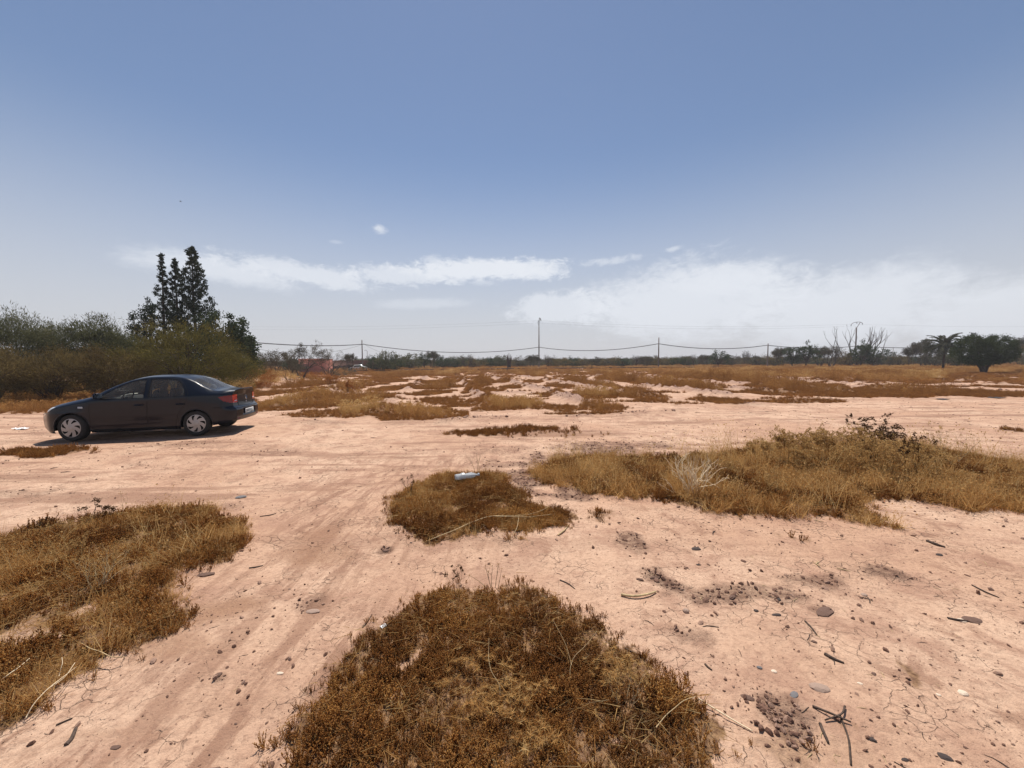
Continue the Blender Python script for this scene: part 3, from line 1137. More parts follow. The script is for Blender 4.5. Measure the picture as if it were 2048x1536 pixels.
rng = np.random.default_rng(5)
NAMES = dict(front='brown dried ground cover in the nearest patch at the bottom of the view', middle='brown dried ground cover in the small patch with the crushed bottle',
             left='brown dried ground cover in the patch left of the wheel track', right='brown dried ground cover in the long weedy patch below the road')
DENS = dict(front=2000, middle=1450, left=1150, right=750)
SC = dict(front=1.0, middle=1.15, left=1.25, right=1.4)
GOLD = dict(front=0.38, middle=0.45, left=0.58, right=0.52)
for k, poly in PATCHES.items():
    x, y = sample_poly(poly, DENS[k], rng)
    inside = pip(*warped(x, y, .22), poly)
    m = near_mask(x, y) * inside
    clump = fbm(x * 3.2 + 9, y * 3.2, 3)
    soft = near_soft(x, y)
    m = np.where(inside, m * (0.45 + 0.55 * sstep(.3, .8, soft)), 0.26 * sstep(.1, .55, soft))
    keep = (rng.random(len(x)) < m * np.clip(0.80 + 1.5 * clump, 0.06, 1)) & in_view(x, y)
    x, y, soft = x[keep], y[keep], soft[keep]
    z = ground_z(x, y)
    g = fbm(x * 1.1 + 20, y * 1.1, 3)
    tint = np.clip(0.36 + 0.75 * g + 0.35 * fbm(x * 4, y * 4 + 3, 2) + rng.normal(0, .18, len(x)), 0, 1)
    hgt = SC[k] * (0.80 + 0.6 * fbm(x * 2.0, y * 2.0 + 60, 3)) * np.exp(rng.normal(0, .28, len(x))) * (.5 + .5 * soft)
    hgt = np.clip(hgt, .3, 2.2)
    scatter('dry_ground_cover', np.stack([x, y, z - .004], 1), G_COVER, NAMES[k], rng, hgt, tint, 0.2)
    # straw mixed in
    x, y = sample_poly(poly, DENS[k] * 0.26, rng)
    inside = pip(*warped(x, y, .22), poly)
    g = fbm(x * 1.1 + 20, y * 1.1, 3) + 0.5 * fbm(x * .5 + 2, y * .5 + 8, 2)
    keep = inside & in_view(x, y) & (rng.random(len(x)) < sstep(-.15, .35, g + GOLD[k] - 0.42) * near_mask(x, y))
    x, y = x[keep], y[keep]
    if k == 'front':
        keep = rng.random(len(x)) < 0.22
        x, y = x[keep], y[keep]
    z = ground_z(x, y)
    big = {'front': .50, 'middle': .70, 'left': .95, 'right': 1.55}[k]
    scatter('dry_straw', np.stack([x, y, z], 1), G_STRAW, 'straw blades growing through the ' + NAMES[k].split('in the ')[1], rng,
            big * rng.uniform(.5, 1.2, len(x)), np.clip(.70 + .3 * fbm(x, y, 2) + rng.normal(0, .17, len(x)), 0, 1), .3)
    x, y = sample_poly(poly, 90 if k != 'front' else 130, rng)
    keep = pip(*warped(x, y, .22), poly) & in_view(x, y)
    x, y = x[keep], y[keep]
    scatter('fallen_straw', np.stack([x, y, ground_z(x, y) + rng.uniform(.01, .05, len(x)) * SC[k]], 1), G_LITTER,
            'loose straw lying over the ' + NAMES[k].split('in the ')[1], rng, rng.uniform(.6, 1.3, len(x)), rng.uniform(.3, 1, len(x)), .2)
G_WISP = scatter_group('wisps', [grass_tuft(140 + s, 22, 0.46, 0.42, 0.0042, M['straw'], 0.5, .045) for s in range(4)])
for k, dn, sc_ in (('right', 10, 1.25), ('left', 7, .75), ('middle', 6, .55)):
    x, y = sample_poly(PATCHES[k], dn, rng)
    keep = pip(*warped(x, y, .22), PATCHES[k]) & in_view(x, y)
    if k == 'right':
        keep &= rng.random(len(x)) < .35 + .65 * sstep(1.0, 3.5, x) * sstep(5.0, 6.5, y)
    x, y = x[keep], y[keep]
    scatter('pale_wisps', np.stack([x, y, ground_z(x, y)], 1), G_WISP, 'pale wispy stalks rising above the ' + NAMES[k].split('in the ')[1], rng, sc_ * rng.uniform(.5, 1.25, len(x)), rng.uniform(.75, 1, len(x)), .2)
# pale spiky rosettes in the nearest patch
x, y = [], []
for cx_, cy_, n, sx, sy in ((985, 1400, 26, 90, 50), (1020, 1440, 18, 60, 30), (1225, 1360, 22, 40, 40), (930, 1360, 8, 40, 20), (1060, 1500, 12, 60, 30)):
    for i in range(n):
        p = gp(cx_ + rng.normal(0, sx * .6), cy_ + rng.normal(0, sy * .6))
        x.append(p[0]), y.append(p[1])
x, y = np.array(x), np.array(y)
scatter('dry_rosettes', np.stack([x, y, ground_z(x, y) + 0.012], 1), G_STAR, 'pale spiky dried rosettes scattered in the nearest brown patch', rng, rng.uniform(.8, 1.35, len(x)), rng.uniform(.55, 1, len(x)), .2)
# sparse sprigs on the bare soil
xs, ys = [], []
for E in SPARSE_E:
    n = int(E[2] * E[3] * 4 * 900 * E[4]) + 4
    if n > 9000:
        n = 9000
    xs.append(rng.uniform(E[0] - 1.4 * E[2], E[0] + 1.4 * E[2], n)), ys.append(rng.uniform(E[1] - 1.4 * E[3], E[1] + 1.4 * E[3], n))
x, y = np.concatenate(xs), np.concatenate(ys)
inp = np.zeros(len(x), bool)
for p in PATCHES.values():
    inp |= pip(*warped(x, y, .22), p)
keep = (rng.random(len(x)) < near_mask(x, y) * 0.8) & ~inp
x, y = x[keep], y[keep]
scatter('sparse_ground_cover', np.stack([x, y, ground_z(x, y) - .003], 1), G_COVER, 'thin dried sprigs dotted over the bare soil between the patches', rng,
        rng.uniform(.5, 1.05, len(x)) * (1 + 0.08 * y), np.clip(rng.normal(.35, .2, len(x)), 0, 1), .3)

# field grass: nearer tufts denser and finer than far ones
N0 = 520000
ymin, ymax = 10.0, 170.0
u = rng.random(N0)
y = ymin * (ymax / ymin) ** u
x = rng.uniform(-1.42, 1.42, N0) * y
low, tall, gold = field_mask(x, y)
dist_w = np.clip(y / 22.0, 1.0, 6.0)             # tuft size grows with spacing far away
area_w = np.clip((y / 60.0), 0.15, 1.0)
rl = rng.random(N0)
k = rl < low * 0.9 * area_w * (1 - 0.5 * tall)
xx, yy = x[k], y[k]
sc = 1.35 * np.clip(yy / 20, 0.75, 2.4) * rng.uniform(.6, 1.3, k.sum())
t = np.clip(-.02 + .35 * fbm(xx * .5, yy * .5, 3) + .12 * gold[k] + rng.normal(0, .13, k.sum()), 0, 1)
scatter('field_ground_cover', np.stack([xx, yy, ground_z(xx, yy) - .01], 1), G_LOW, 'low rusty brown growth covering parts of the old field plots', rng, np.stack([sc, sc, np.minimum(sc, 1.6)], 1), t, .2)
k = rng.random(N0) < tall * 0.30 * area_w
xx, yy = x[k], y[k]
sc = np.clip(yy / 24, 0.8, 2.2) * rng.uniform(.55, 1.15, k.sum())
t = np.clip(.10 + .42 * gold[k] + .5 * fbm(xx * .4 + 4, yy * .4, 3) + .6 * fbm(xx * .12 + 40, yy * .12, 3) + rng.normal(0, .12, k.sum()), 0, 1)
hs = np.minimum(sc, 1.35) * (0.75 + 0.6 * fbm(xx * .3, yy * .3 + 77, 2)) * (0.55 + 1.25 * tall[k])
scatter('field_grass', np.stack([xx, yy, ground_z(xx, yy) - .01], 1), G_TALL, 'taller dry golden and brown grass standing in the old field plots', rng, np.stack([sc, sc, hs], 1), t, .12)

# crumbs, clods, twigs on the bare soil
G_CLOD = scatter_group('clods', [ico(np.random.default_rng(s), .7, .8, 0, M['clod'] if s % 3 else M['paleclod'], 'clod') for s in range(6)])


def twig_mesh(seed):
    r = np.random.default_rng(seed)
    mb = MB()
    L = 1.0
    p = np.array([[-.5, 0, .02], [-.15, r.normal(0, .05), .035], [.2, r.normal(0, .06), .03], [.5, r.normal(0, .1), .02]])
    mb.tube(p, [.03, .036, .03, .018], 4)
    if seed % 2:
        mb.tube([p[1], p[1] + [.2, .14, .03]], [.02, .01], 3)
    return mb.mesh('twig_bit', M['twig'] if seed % 3 else M['palestem'])


G_TWIG = scatter_group('twigs', [twig_mesh(s) for s in range(6)])
N1 = 170000
u = rng.random(N1)
y = 1.2 * (18 / 1.2) ** u
x = rng.uniform(-1.4, 1.4, N1) * y
rm = rough_mask(x, y)
vg = near_mask(x, y)
base_d = 0.022 + 0.05 * sstep(0.0, .4, fbm(x * .8, y * .8 + 5, 3)) + 0.02 * sstep(0.5, 2.5, x)
k = (rng.random(N1) < (base_d + 0.40 * rm ** 1.5) * (1 - vg))
xx, yy = x[k], y[k]
sz = np.exp(rng.normal(np.log(.0042), .75, k.sum())) * (1 + 1.3 * rm[k]) * (0.7 + .12 * yy)
scatter('soil_crumbs', np.stack([xx, yy, ground_z(xx, yy) + sz * .2], 1), G_CLOD, 'crumbs and small clods of dark earth strewn over the bare sand', rng, np.clip(sz, .003, .020)[:, None] * rng.uniform(.5, 1.5, (len(sz), 3)), .5, .5)
k = (rng.random(N1) < 0.6 * (0.003 + 0.012 * sstep(.0, .4, fbm(x * .9 + 9, y * .9, 3)) + 0.014 * sstep(.8, 2.5, x) + 0.05 * rm) * (1 - vg))
xx, yy = x[k], y[k]
sz = np.exp(rng.normal(np.log(.030), .55, k.sum())) * (0.75 + .09 * yy)
scatter('twig_litter', np.stack([xx, yy, ground_z(xx, yy)], 1), G_TWIG, 'broken bits of twig and straw strewn over the bare sand', rng, np.clip(sz, .012, .16), .5, .08)
# clods along the plot ridges and the road bank
N2 = 60000
y = 12 * (60 / 12) ** rng.random(N2)
x = rng.uniform(-1.0, 1.4, N2) * y
k = rng.random(N2) < 0.5 * sstep(.3, .8, ridge(x, y)) + 0.25 * sstep(.5, .9, berm(x, y))
xx, yy = x[k], y[k]
sz = np.exp(rng.normal(np.log(.035), .5, k.sum()))
G_PCLOD = scatter_group('ridge_clods', [ico(np.random.default_rng(50 + s), .35, .8, 0, M['paleclod'], 'clod') for s in range(3)] + [ico(np.random.default_rng(55), .35, .8, 0, M['clod'], 'clod')])
scatter('ridge_clods', np.stack([xx, yy, ground_z(xx, yy) + sz * .2], 1), G_PCLOD, 'clods of pale earth along the ridges between the old plots', rng, np.clip(sz, .01, .12), .5, .4)

# ------------------------------------------------------------------ trees


def branch_tree(mb, r, base, d, L, rad, depth, spread=0.6, up=0.15, taper=0.62, kids=(2, 3), sides=5, wig=0.12, tips=None, segs=None):
    """limbs that fork and taper; collects twig ends"""
    n = 4
    pts = [np.array(base, float)]
    d = np.array(d, float)
    d /= np.linalg.norm(d)
    for i in range(n):
        d = d + r.normal(0, wig, 3) + np.array([0, 0, up * 0.25])
        d /= np.linalg.norm(d)
        pts.append(pts[-1] + d * L / n)
    mb.tube(pts, np.linspace(rad, rad * taper, n + 1), max(3, sides), caps=False)
    if segs is not None:
        segs.append((pts[1], pts[-1], depth))
    if depth == 0:
        if tips is not None:
            tips.append((pts[-1], d))
        return
    for k in range(r.integers(kids[0], kids[1] + 1)):
        nd = d + r.normal(0, spread, 3) + np.array([0, 0, up])
        at = pts[-1] if k < 2 else pts[r.integers(2, n)]
        branch_tree(mb, r, at, nd, L * r.uniform(.6, .85), rad * taper * r.uniform(.7, .95), depth - 1, spread, up, taper, kids, sides - 1, wig, tips, segs)


def crown_from(tips, r, n_per, rad, leaf, width, up=0.3, out=0.5, centre=None):
    mb = MB()
    T = np.array([t[0] for t in tips])
    D = np.array([t[1] for t in tips])
    C = np.repeat(T, n_per, 0)
    off = r.normal(0, 1, C.shape)
    off /= np.linalg.norm(off, axis=1, keepdims=True)
    off *= (r.random(len(C)) ** 0.5)[:, None] * rad
    P = C + off
    c0 = T.mean(0) if centre is None else np.asarray(centre, float)
    o = P - c0
    o /= np.linalg.norm(o, axis=1, keepdims=True) + 1e-6
    DD = out * o + np.array([0, 0, up]) + np.repeat(D, n_per, 0) * .4 + r.normal(0, .45, P.shape)
    mb.leaves(P, DD, leaf * r.uniform(.5, 1.3, len(P)), width * r.uniform(.6, 1.3, len(P)), r)
    return mb


def blob_points(r, n, rx, ry, zc, rz, lump=0.28, shell=0.45):
    """points through the volume of an uneven crown, thicker towards the outside"""
    v = r.normal(0, 1, (n, 3))
    v /= np.linalg.norm(v, axis=1, keepdims=True)
    rad = shell + (1 - shell) * r.random(n) ** 0.6
    k = r.random(2) * 40
    l = 1 + lump * (noise2(v[:, 0] * 2.2 + k[0] + v[:, 2] * 1.3, v[:, 1] * 2.2 + k[1]) * 1.8 + 0.7 * noise2(v[:, 0] * 5 + k[1], v[:, 2] * 5 + v[:, 1] * 3))
    P = v * (rad * l)[:, None] * np.array([rx, ry, rz]) + np.array([0, 0, zc])
    return P, v


def feathery_bush(seed, w, h, n_clump, n_leaf, mat, leaf=0.17, width=0.022, base=0.12, clump=0.5, shell=.35, dens_twigs=True, stems=7, flat=1.0, woody=True):
    """many-stemmed thorn bush: (trunk mesh, crown mesh), base at the origin"""
    r = np.random.default_rng(seed)
    tr = MB()
    zc, rz = h * (base + (1 - base) * 0.48), h * (1 - base) * 0.52
    P, v = blob_points(r, n_clump, w / 2, w / 2 * flat, zc, rz, .3, shell)
    P[:, 2] = np.maximum(P[:, 2], h * base * 0.6 + .1)
    if woody:
        S = []
        for k in range(stems):
            a = r.uniform(0, 6.283)
            b = np.array([np.cos(a), np.sin(a) * flat, 0]) * r.uniform(0, w * .16)
            S.append(b)
        for k in range(min(n_clump, 46)):
            b = S[k % stems]
            e = P[k]
            m = b * .4 + e * .45 + np.array([0, 0, h * .16]) + r.normal(0, .12, 3)
            rad = r.uniform(.02, .05) * (h / 4)
            tr.tube([b - [0, 0, .15], b + (m - b) * .5 + r.normal(0, .06, 3), m, e], [rad * 1.3, rad, rad * .7, rad * .25], 4, caps=False)
    mb = MB()
    C = np.repeat(P, n_leaf, 0)
    vv = np.repeat(v, n_leaf, 0)
    sz = np.repeat(r.uniform(.6, 1.25, n_clump), n_leaf) * clump
    off = r.normal(0, .5, C.shape) * sz[:, None]
    off[:, 2] *= .6
    Q = C + off
    ok = Q[:, 2] > 0.12
    Q, vv = Q[ok], vv[ok]
    D = vv * .8 + np.array([0, 0, .35]) + r.normal(0, .5, Q.shape)
    mb.leaves(Q, D, leaf * r.uniform(.5, 1.5, len(Q)), width * r.uniform(.6, 1.4, len(Q)), r)
    # long thin sprays that break the outline
    ns = n_clump * 3
    i = r.integers(0, n_clump, ns)
    D = v[i] * .8 + np.array([0, 0, .6]) + r.normal(0, .35, (ns, 3))
    D /= np.linalg.norm(D, axis=1, keepdims=True)
    L = r.uniform(.4, 1.0, ns) * clump * 1.3
    for q in range(6):
        f = (q + 1) / 6
        mb.leaves(P[i] + D * (L * f)[:, None] + r.normal(0, .03, (ns, 3)), D + r.normal(0, .6, (ns, 3)), leaf * .8, width, r)
    return tr.mesh('trunk', M['bark']), mb.mesh('crown', mat)


def place_tree(name, meshes, loc, label, cat='tree', group=None, scale=(1, 1, 1), rz=0.0, names=('trunk', 'crown')):
    t = empty(name, loc, rz, scale)
    tag(t, label, cat, group)
    for nm, me in zip(names, meshes):
        if me is None or len(me.vertices) == 0:
            continue
        o = bpy.data.objects.new(nm, me)
        COL.objects.link(o)
        o.parent = t
    return t


def spot(px, Y):
    x, _, = zat(px, 728, Y)
    return (x, Y, gz(x, Y) - 0.03)


def topz(px, py, Y):
    return zat(px, py, Y)[1]


# --- thorn bushes behind the car
def near_bush(seed, px, Y, py_top, wpx, mat, label, name='thorn_bush', group=None, **kw):
    loc = spot(px, Y)
    h = topz(px, py_top, Y) - loc[2]
    w = wpx * Y / FPX
    tr, cr = feathery_bush(seed, w, h * 1.0, mat=mat, **kw)
    return place_tree(name, (tr, cr), loc, label, 'bush', group)


near_bush(1, 368, 22.5, 646, 220, M['acacia'], 'broad olive thorn bush below the dark cypresses, right behind the parked car', n_clump=210, n_leaf=130, leaf=.17, width=.022, clump=.62, flat=.8)
near_bush(2, 40, 25.0, 628, 190, M['greenacacia'], 'tall grey-green thorn tree at the left edge of the view, behind the brown bushes', n_clump=230, n_leaf=190, leaf=.20, width=.030, clump=.7, flat=.8)
near_bush(3, 198, 26.0, 638, 135, M['greenacacia'], 'green rounded thorn tree rising over the brown bushes, left of the cypresses', n_clump=190, n_leaf=180, leaf=.20, width=.032, clump=.62)
near_bush(4, 105, 20.0, 706, 165, M['brownacacia'], 'brown dry thorn bush with bare stems behind the bonnet of the car', n_clump=150, n_leaf=120, leaf=.15, width=.02, clump=.55, base=.2, flat=.7, stems=11)
near_bush(5, 232, 20.5, 700, 125, M['brownacacia'], 'brown dry thorn bush with dark bare stems, behind the front door of the car', n_clump=140, n_leaf=120, leaf=.15, width=.02, clump=.55, base=.2, flat=.8, stems=11)
near_bush(6, -30, 18.5, 696, 170, M['brownacacia'], 'brown thorn bush cut off by the left edge of the view', n_clump=150, n_leaf=110, leaf=.15, width=.02, clump=.55, base=.12, flat=.7, stems=9)
near_bush(8, 478, 27.0, 712, 70, M['acacia'], 'small yellow-green thorn bush at the right end of the bush row, under the leafy branch', n_clump=70, n_leaf=90, leaf=.16, width=.022, clump=.5)
near_bush(9, 296, 26.0, 690, 90, M['acacia'], 'olive thorn bush filling the gap between the brown bushes and the broad one', n_clump=80, n_leaf=90, leaf=.16, width=.022, clump=.5)
near_bush(10, 512, 31.0, 742, 85, M['rust'], 'rusty orange dry shrub behind the boot of the car', 'dry_shrub', n_clump=90, n_leaf=110, leaf=.12, width=.02, clump=.4, base=.02, woody=False)
near_bush(11, 458, 25.5, 760, 80, M['weed'], 'low straw-coloured shrub behind the rear window of the car', 'dry_shrub', n_clump=60, n_leaf=90, leaf=.11, width=.016, clump=.35, base=.02, woody=False)


# --- cypresses
def cypress(seed, h, w, bare=0.06, n=70, side_arm=None, ex=.55):
    """tiered limbs with upturned ends, hung with separate chunky clumps of foliage"""
    r = np.random.default_rng(seed)
    tr, mb = MB(), MB()
    zs = np.linspace(0, h, 12)
    cx, cy = np.cumsum(r.normal(0, .04, 12)), np.cumsum(r.normal(0, .03, 12))
    tr.tube(np.stack([cx, cy, zs], 1), np.linspace(.19, .02, 12), 6)
    P, D = [], []

    def clump(c, d, cl, nl):
        P.append(c + r.normal(0, 1, (nl, 3)) * np.array([cl, cl, cl * .8]))
        D.append(d * .5 + np.array([0, 0, .7]) + r.normal(0, .55, (nl, 3)))

    def limb(t, L, a, up):
        z = t * h
        c = np.array([np.interp(z, zs, cx), np.interp(z, zs, cy), z])
        d = np.array([np.cos(a), np.sin(a), 0])
        q = np.array([c, c + d * L * .35 + [0, 0, .02 * L], c + d * L * .75 + [0, 0, .12 * L], c + d * L + [0, 0, (.3 + up) * L + .05]])
        tr.tube(q, [.045 * (1.1 - t), .03 * (1.1 - t), .018, .008], 3, caps=False)
        m = max(1, int(round(L / .34)))
        for i in range(m):
            f = (.30 if m > 1 else .6) + .70 * (i + r.random() * .5) / m
            j = min(int(f * 3), 2)
            b = q[j] + (q[j + 1] - q[j]) * min(f * 3 - j, 1)
            clump(b + r.normal(0, .05, 3), d, r.uniform(.075, .125) * min(1, .45 + L * .7), 40)
        clump(q[-1], d + [0, 0, .5], .09 * min(1, .45 + L * .7), 40)
    for k in range(n):
        t = bare + (1 - bare) * ((k + r.random() * .8) / n) ** .92
        prof = w / 2 * (1 - t) ** ex * r.choice([.45, .75, 1.0, 1.12], p=[.22, .28, .35, .15])
        limb(t, max(prof, .07), k * 2.4 + r.normal(0, .45), r.uniform(0, .25))
    for t, L, a, up in (side_arm or []):
        limb(t, L, a, up)
    for z in np.arange(h * .35, h * .93, .42):
        clump(np.array([np.interp(z, zs, cx), np.interp(z, zs, cy), z]) + r.normal(0, .07, 3), np.zeros(3), .075, 26)
    clump(np.array([cx[-1], cy[-1], h - .35]), np.zeros(3), .06, 40)
    P.append(np.array([cx[-1], cy[-1], h]) + r.normal(0, 1, (26, 3)) * np.array([.03, .03, .12]))
    D.append(np.array([0, 0, 1.0]) + r.normal(0, .3, (26, 3)))
    P, D = np.concatenate(P), np.concatenate(D)
    mb.leaves(P, D, .15 * r.uniform(.6, 1.3, len(P)), .075 * r.uniform(.7, 1.3, len(P)), r)
    return tr.mesh('trunk', M['bark']), mb.mesh('crown', M['cypress'])


for seed, px, py, Y, w, n, arms, ex, label in (
        (21, 392, 496, 34.0, 4.5, 150, None, .72, 'tallest dark cypress, right of the three spires behind the bushes'),
        (22, 362, 521, 35.5, 2.4, 100, None, .75, 'dark cypress squeezed between the tallest one and the slender one'),
        (23, 335, 511, 34.5, 3.7, 72, [(.52, 1.55, 3.1, .35), (.60, 1.2, 3.3, .3), (.46, 2.1, 3.0, .35), (.40, 1.7, 2.9, .2)], 1.15, 'slender dark cypress with an open crown, left of the three spires')):
    loc = spot(px, Y)
    h = topz(px, py, Y) - loc[2]
    place_tree('cypress_tree', cypress(seed, h, w, n=n, side_arm=arms, ex=ex), loc, label, 'tree')


def leafy_tree(seed, h, w, mat, n_clump=70, n_leaf=70, leaf=.16, lw=.10, clump=.42, trunk=.22, bark='bark', flat=1.0, lean=0.0, shell=.4, lump=.35):
    r = np.random.default_rng(seed)
    tr, mb = MB(), MB()
    zc, rz = h * (trunk + (1 - trunk) * .5), h * (1 - trunk) * .5
    P, v = blob_points(r, n_clump, w / 2, w / 2 * flat, zc, rz, lump, shell)
    fork = np.array([0, 0, h * trunk * .8])
    tr.tube([[0, 0, -.2], fork * .5 + [lean * .1, 0, 0], fork], [h * .03, h * .025, h * .022], 7, caps=False)
    for k in range(min(n_clump, 40)):
        m = fork * .5 + P[k] * .5 + r.normal(0, .1, 3)
        tr.tube([fork, m, P[k]], [h * .014, h * .009, h * .003], 4, caps=False)
    C = np.repeat(P, n_leaf, 0)
    Q = C + r.normal(0, .5, C.shape) * (np.repeat(r.uniform(.6, 1.3, n_clump), n_leaf) * clump)[:, None]
    Q[:, 0] += lean * (Q[:, 2] / h)
    Q[:, 2] = np.maximum(Q[:, 2], .15)
    mb.leaves(Q, np.repeat(v, n_leaf, 0) * .7 + [0, 0, .1] + r.normal(0, .6, Q.shape), leaf * r.uniform(.6, 1.3, len(Q)), lw * r.uniform(.6, 1.3, len(Q)), r)
    return tr.mesh('trunk', M[bark]), mb.mesh('crown', mat)


loc = spot(446, 31.5)
place_tree('leafy_tree', leafy_tree(31, topz(446, 632, 31.5) - loc[2], 4.4, M['broad'], 130, 80, .2, .12, .42, .15, lump=.5), loc, 'dark green broad-leaved tree with ragged twigs right of the cypresses')
loc = spot(482, 33)
place_tree('leafy_tree', leafy_tree(32, topz(480, 668, 33) - loc[2], 2.7, M['broad'], 70, 60, .2, .12, .4, .2, lump=.5), loc, 'lower broad-leaved tree reaching out towards the overhead cable, right end of the bushes')
loc = spot(296, 32)
place_tree('leafy_tree', leafy_tree(33, topz(300, 606, 32) - loc[2], 2.6, M['cypress'], 90, 60, .18, .09, .36, .12, lump=.5), loc, 'dark bushy evergreen at the left foot of the cypresses')

# --- the big round tree at right, the palm, bare trees
loc = spot(1968, 56)
r_ = np.random.default_rng(41)
tr, cr = MB(), MB()
H = topz(1972, 672, 56) - loc[2]
for e, rad in (((-1.5, .2, 1.9), .18), ((-.7, .1, 2.2), .15), ((1.6, -.1, 2.1), .20), ((.6, .4, 2.4), .13)):
    e = np.array(e)
    tr.tube([[e[0] * .06, 0, -.2], e * .35 + [0, 0, .25], e, e + [e[0] * .4, 0, 1.2]], [rad * 1.5, rad * 1.15, rad, rad * .5], 7, caps=False)
Pc, vc = [], []
for c, rx, ry, rz_, n in (((-1.9, 0, 3.5), 2.9, 2.7, 2.35, 190), ((2.0, .2, 3.5), 2.9, 2.7, 2.25, 190), ((.2, -.3, 3.1), 2.6, 2.4, 1.8, 90)):
    P, v = blob_points(r_, n, rx, ry, 0, rz_, .16, .6)
    Pc.append(P + np.array(c)), vc.append(v)
P, v = np.concatenate(Pc), np.concatenate(vc)
P[:, 2] = np.maximum(P[:, 2], 1.45 + .13 * np.abs(P[:, 0] + .8) + r_.normal(0, .08, len(P)))
Q = np.repeat(P, 90, 0) + r_.normal(0, .26, (len(P) * 90, 3)) * np.array([1, 1, .75])
cr.leaves(Q, np.repeat(v, 90, 0) + r_.normal(0, .6, Q.shape), .19 * r_.uniform(.6, 1.3, len(Q)), .10 * r_.uniform(.6, 1.3, len(Q)), r_)
s_ = H / 5.75
place_tree('round_tree', (tr.mesh('trunk', M['bark']), cr.mesh('crown', M['carob'])), loc, 'dense round dark green tree with a low forked trunk, alone in dry grass at right', scale=(s_ * .84, s_ * .84, s_))


def palm(seed, h, spread, fronds=34):
    r = np.random.default_rng(seed)
    tr = MB()
    zs = np.linspace(-.2, h, 14)
    tr.tube(np.stack([.1 * np.sin(zs * .5), zs * 0, zs], 1), .16 + .025 * np.sin(np.arange(14) * 2.3), 8)
    parts = []
    for k in range(fronds):
        mb = MB()
        a, e = k * 2.4 + r.normal(0, .2), r.uniform(-.35, 1.45)
        L = spread * r.uniform(.85, 1.1)
        c_, z_, pts = 0.0, h, []
        for i in range(8):
            pts.append([np.cos(a) * c_, np.sin(a) * c_, z_])
            el = e - 1.35 * (i / 7) ** 1.3
            c_ += L / 7 * np.cos(el)
            z_ += L / 7 * np.sin(el)
        pts = np.array(pts)
        mb.tube(pts, np.linspace(.05, .015, 8), 3, caps=False)
        f = np.repeat(np.linspace(.12, 1, 40), 2)
        i = np.minimum((f * 7).astype(int), 6)
        B = pts[i] + (pts[i + 1] - pts[i]) * (f * 7 - i)[:, None]
        T = pts[i + 1] - pts[i]
        T /= np.linalg.norm(T, axis=1, keepdims=True)
        S = np.cross(T, [0, 0, 1.0])
        S /= np.linalg.norm(S, axis=1, keepdims=True) + 1e-6
        sg = np.tile([1, -1], 40)[:, None]
        mb.leaves(B, T * .7 + S * sg + r.normal(0, .1, B.shape) + [0, 0, .15], .50 * (1 - .5 * np.abs(f - .45)), .11, r)
        parts.append(mb.mesh('frond', M['palm']))
    return tr.mesh('trunk', M['bark']), parts


loc = spot(1886, 66)
h = topz(1886, 692, 66) - loc[2]
tm, fr = palm(5, h, 2.9, 58)
t = tag(empty('palm_tree', loc), 'date palm with spreading fronds left of the round dark tree', 'tree')
for nm, me in [('trunk', tm)] + [('frond', f) for f in fr]:
    o = bpy.data.objects.new(nm, me)
    COL.objects.link(o)
    o.parent = t


def bare_tree(seed, h, depth=5, spread=.42, up=.35, stems=5, splay=.5, thin=1.0, leafmat=None, n_leaf=0, leaf=.12, lw=.05, rad=.3, bark='bark', kids=(2, 3)):
    r = np.random.default_rng(seed)
    tr, tips = MB(), []
    for k in range(stems):
        a = k * 6.283 / stems + r.normal(0, .4)
        d = [np.cos(a) * splay, np.sin(a) * splay, 1]
        branch_tree(tr, r, [np.cos(a) * .1, np.sin(a) * .1, -.1], d, h * .30, h * .014 * thin, depth - 1, spread, up, .68, kids, 5, .10, tips)
    zmax = max(p[0][2] for p in tips)
    s = h / zmax
    for i in range(len(tr.v)):
        tr.v[i] = tr.v[i] * s
    tips = [(p * s, d) for p, d in tips]
    cr = None
    if n_leaf:
        cr = crown_from(tips, r, n_leaf, rad, leaf, lw, .2, .4).mesh('crown', leafmat)
    return tr.mesh('trunk', M[bark]), cr


# tall bare tree round the right-hand pole
loc = spot(1706, 104)
place_tree('bare_tree', bare_tree(51, topz(1705, 646, 104) - loc[2], 5, .22, .34, 8, .85, 1.3, bark='bark', kids=(1, 2)), loc, 'tall leafless tree with fanned upright branches around the red-brown pole at right')
loc = spot(1745, 110)
place_tree('bare_tree', bare_tree(52, topz(1745, 660, 110) - loc[2], 5, .22, .38, 4, .6, 1.5, bark='bark', kids=(1, 2)), loc, 'leaning leafless tree just right of the red-brown pole')
# sparse trees at left by the pink wall
loc = spot(603, 52)
place_tree('sparse_tree', bare_tree(53, topz(603, 683, 52) - loc[2], 5, .55, .18, 5, .6, 1.2, M['grey'], 34, .13, .06, .35), loc, 'airy small-leaved tree with dark forked stems in front of the pink wall')
loc = spot(657, 60)
place_tree('sparse_tree', bare_tree(54, topz(655, 702, 60) - loc[2], 5, .5, .10, 5, .7, 1.1, M['grey'], 8, .14, .05, .3), loc, 'windswept nearly bare tree right of the pink wall')
loc = spot(543, 44)
place_tree('sparse_tree', bare_tree(55, topz(540, 703, 44) - loc[2], 5, .55, .2, 6, .7, 1.0, M['grey'], 18, .14, .05, .35), loc, 'grey twiggy tree left of the airy tree by the pink wall')
loc = spot(575, 48)
place_tree('sparse_tree', bare_tree(56, topz(575, 716, 48) - loc[2], 4, .55, .2, 6, .7, 1.0, M['grey'], 40, .14, .05, .35), loc, 'low grey-green shrub tree between the two sparse trees at left')
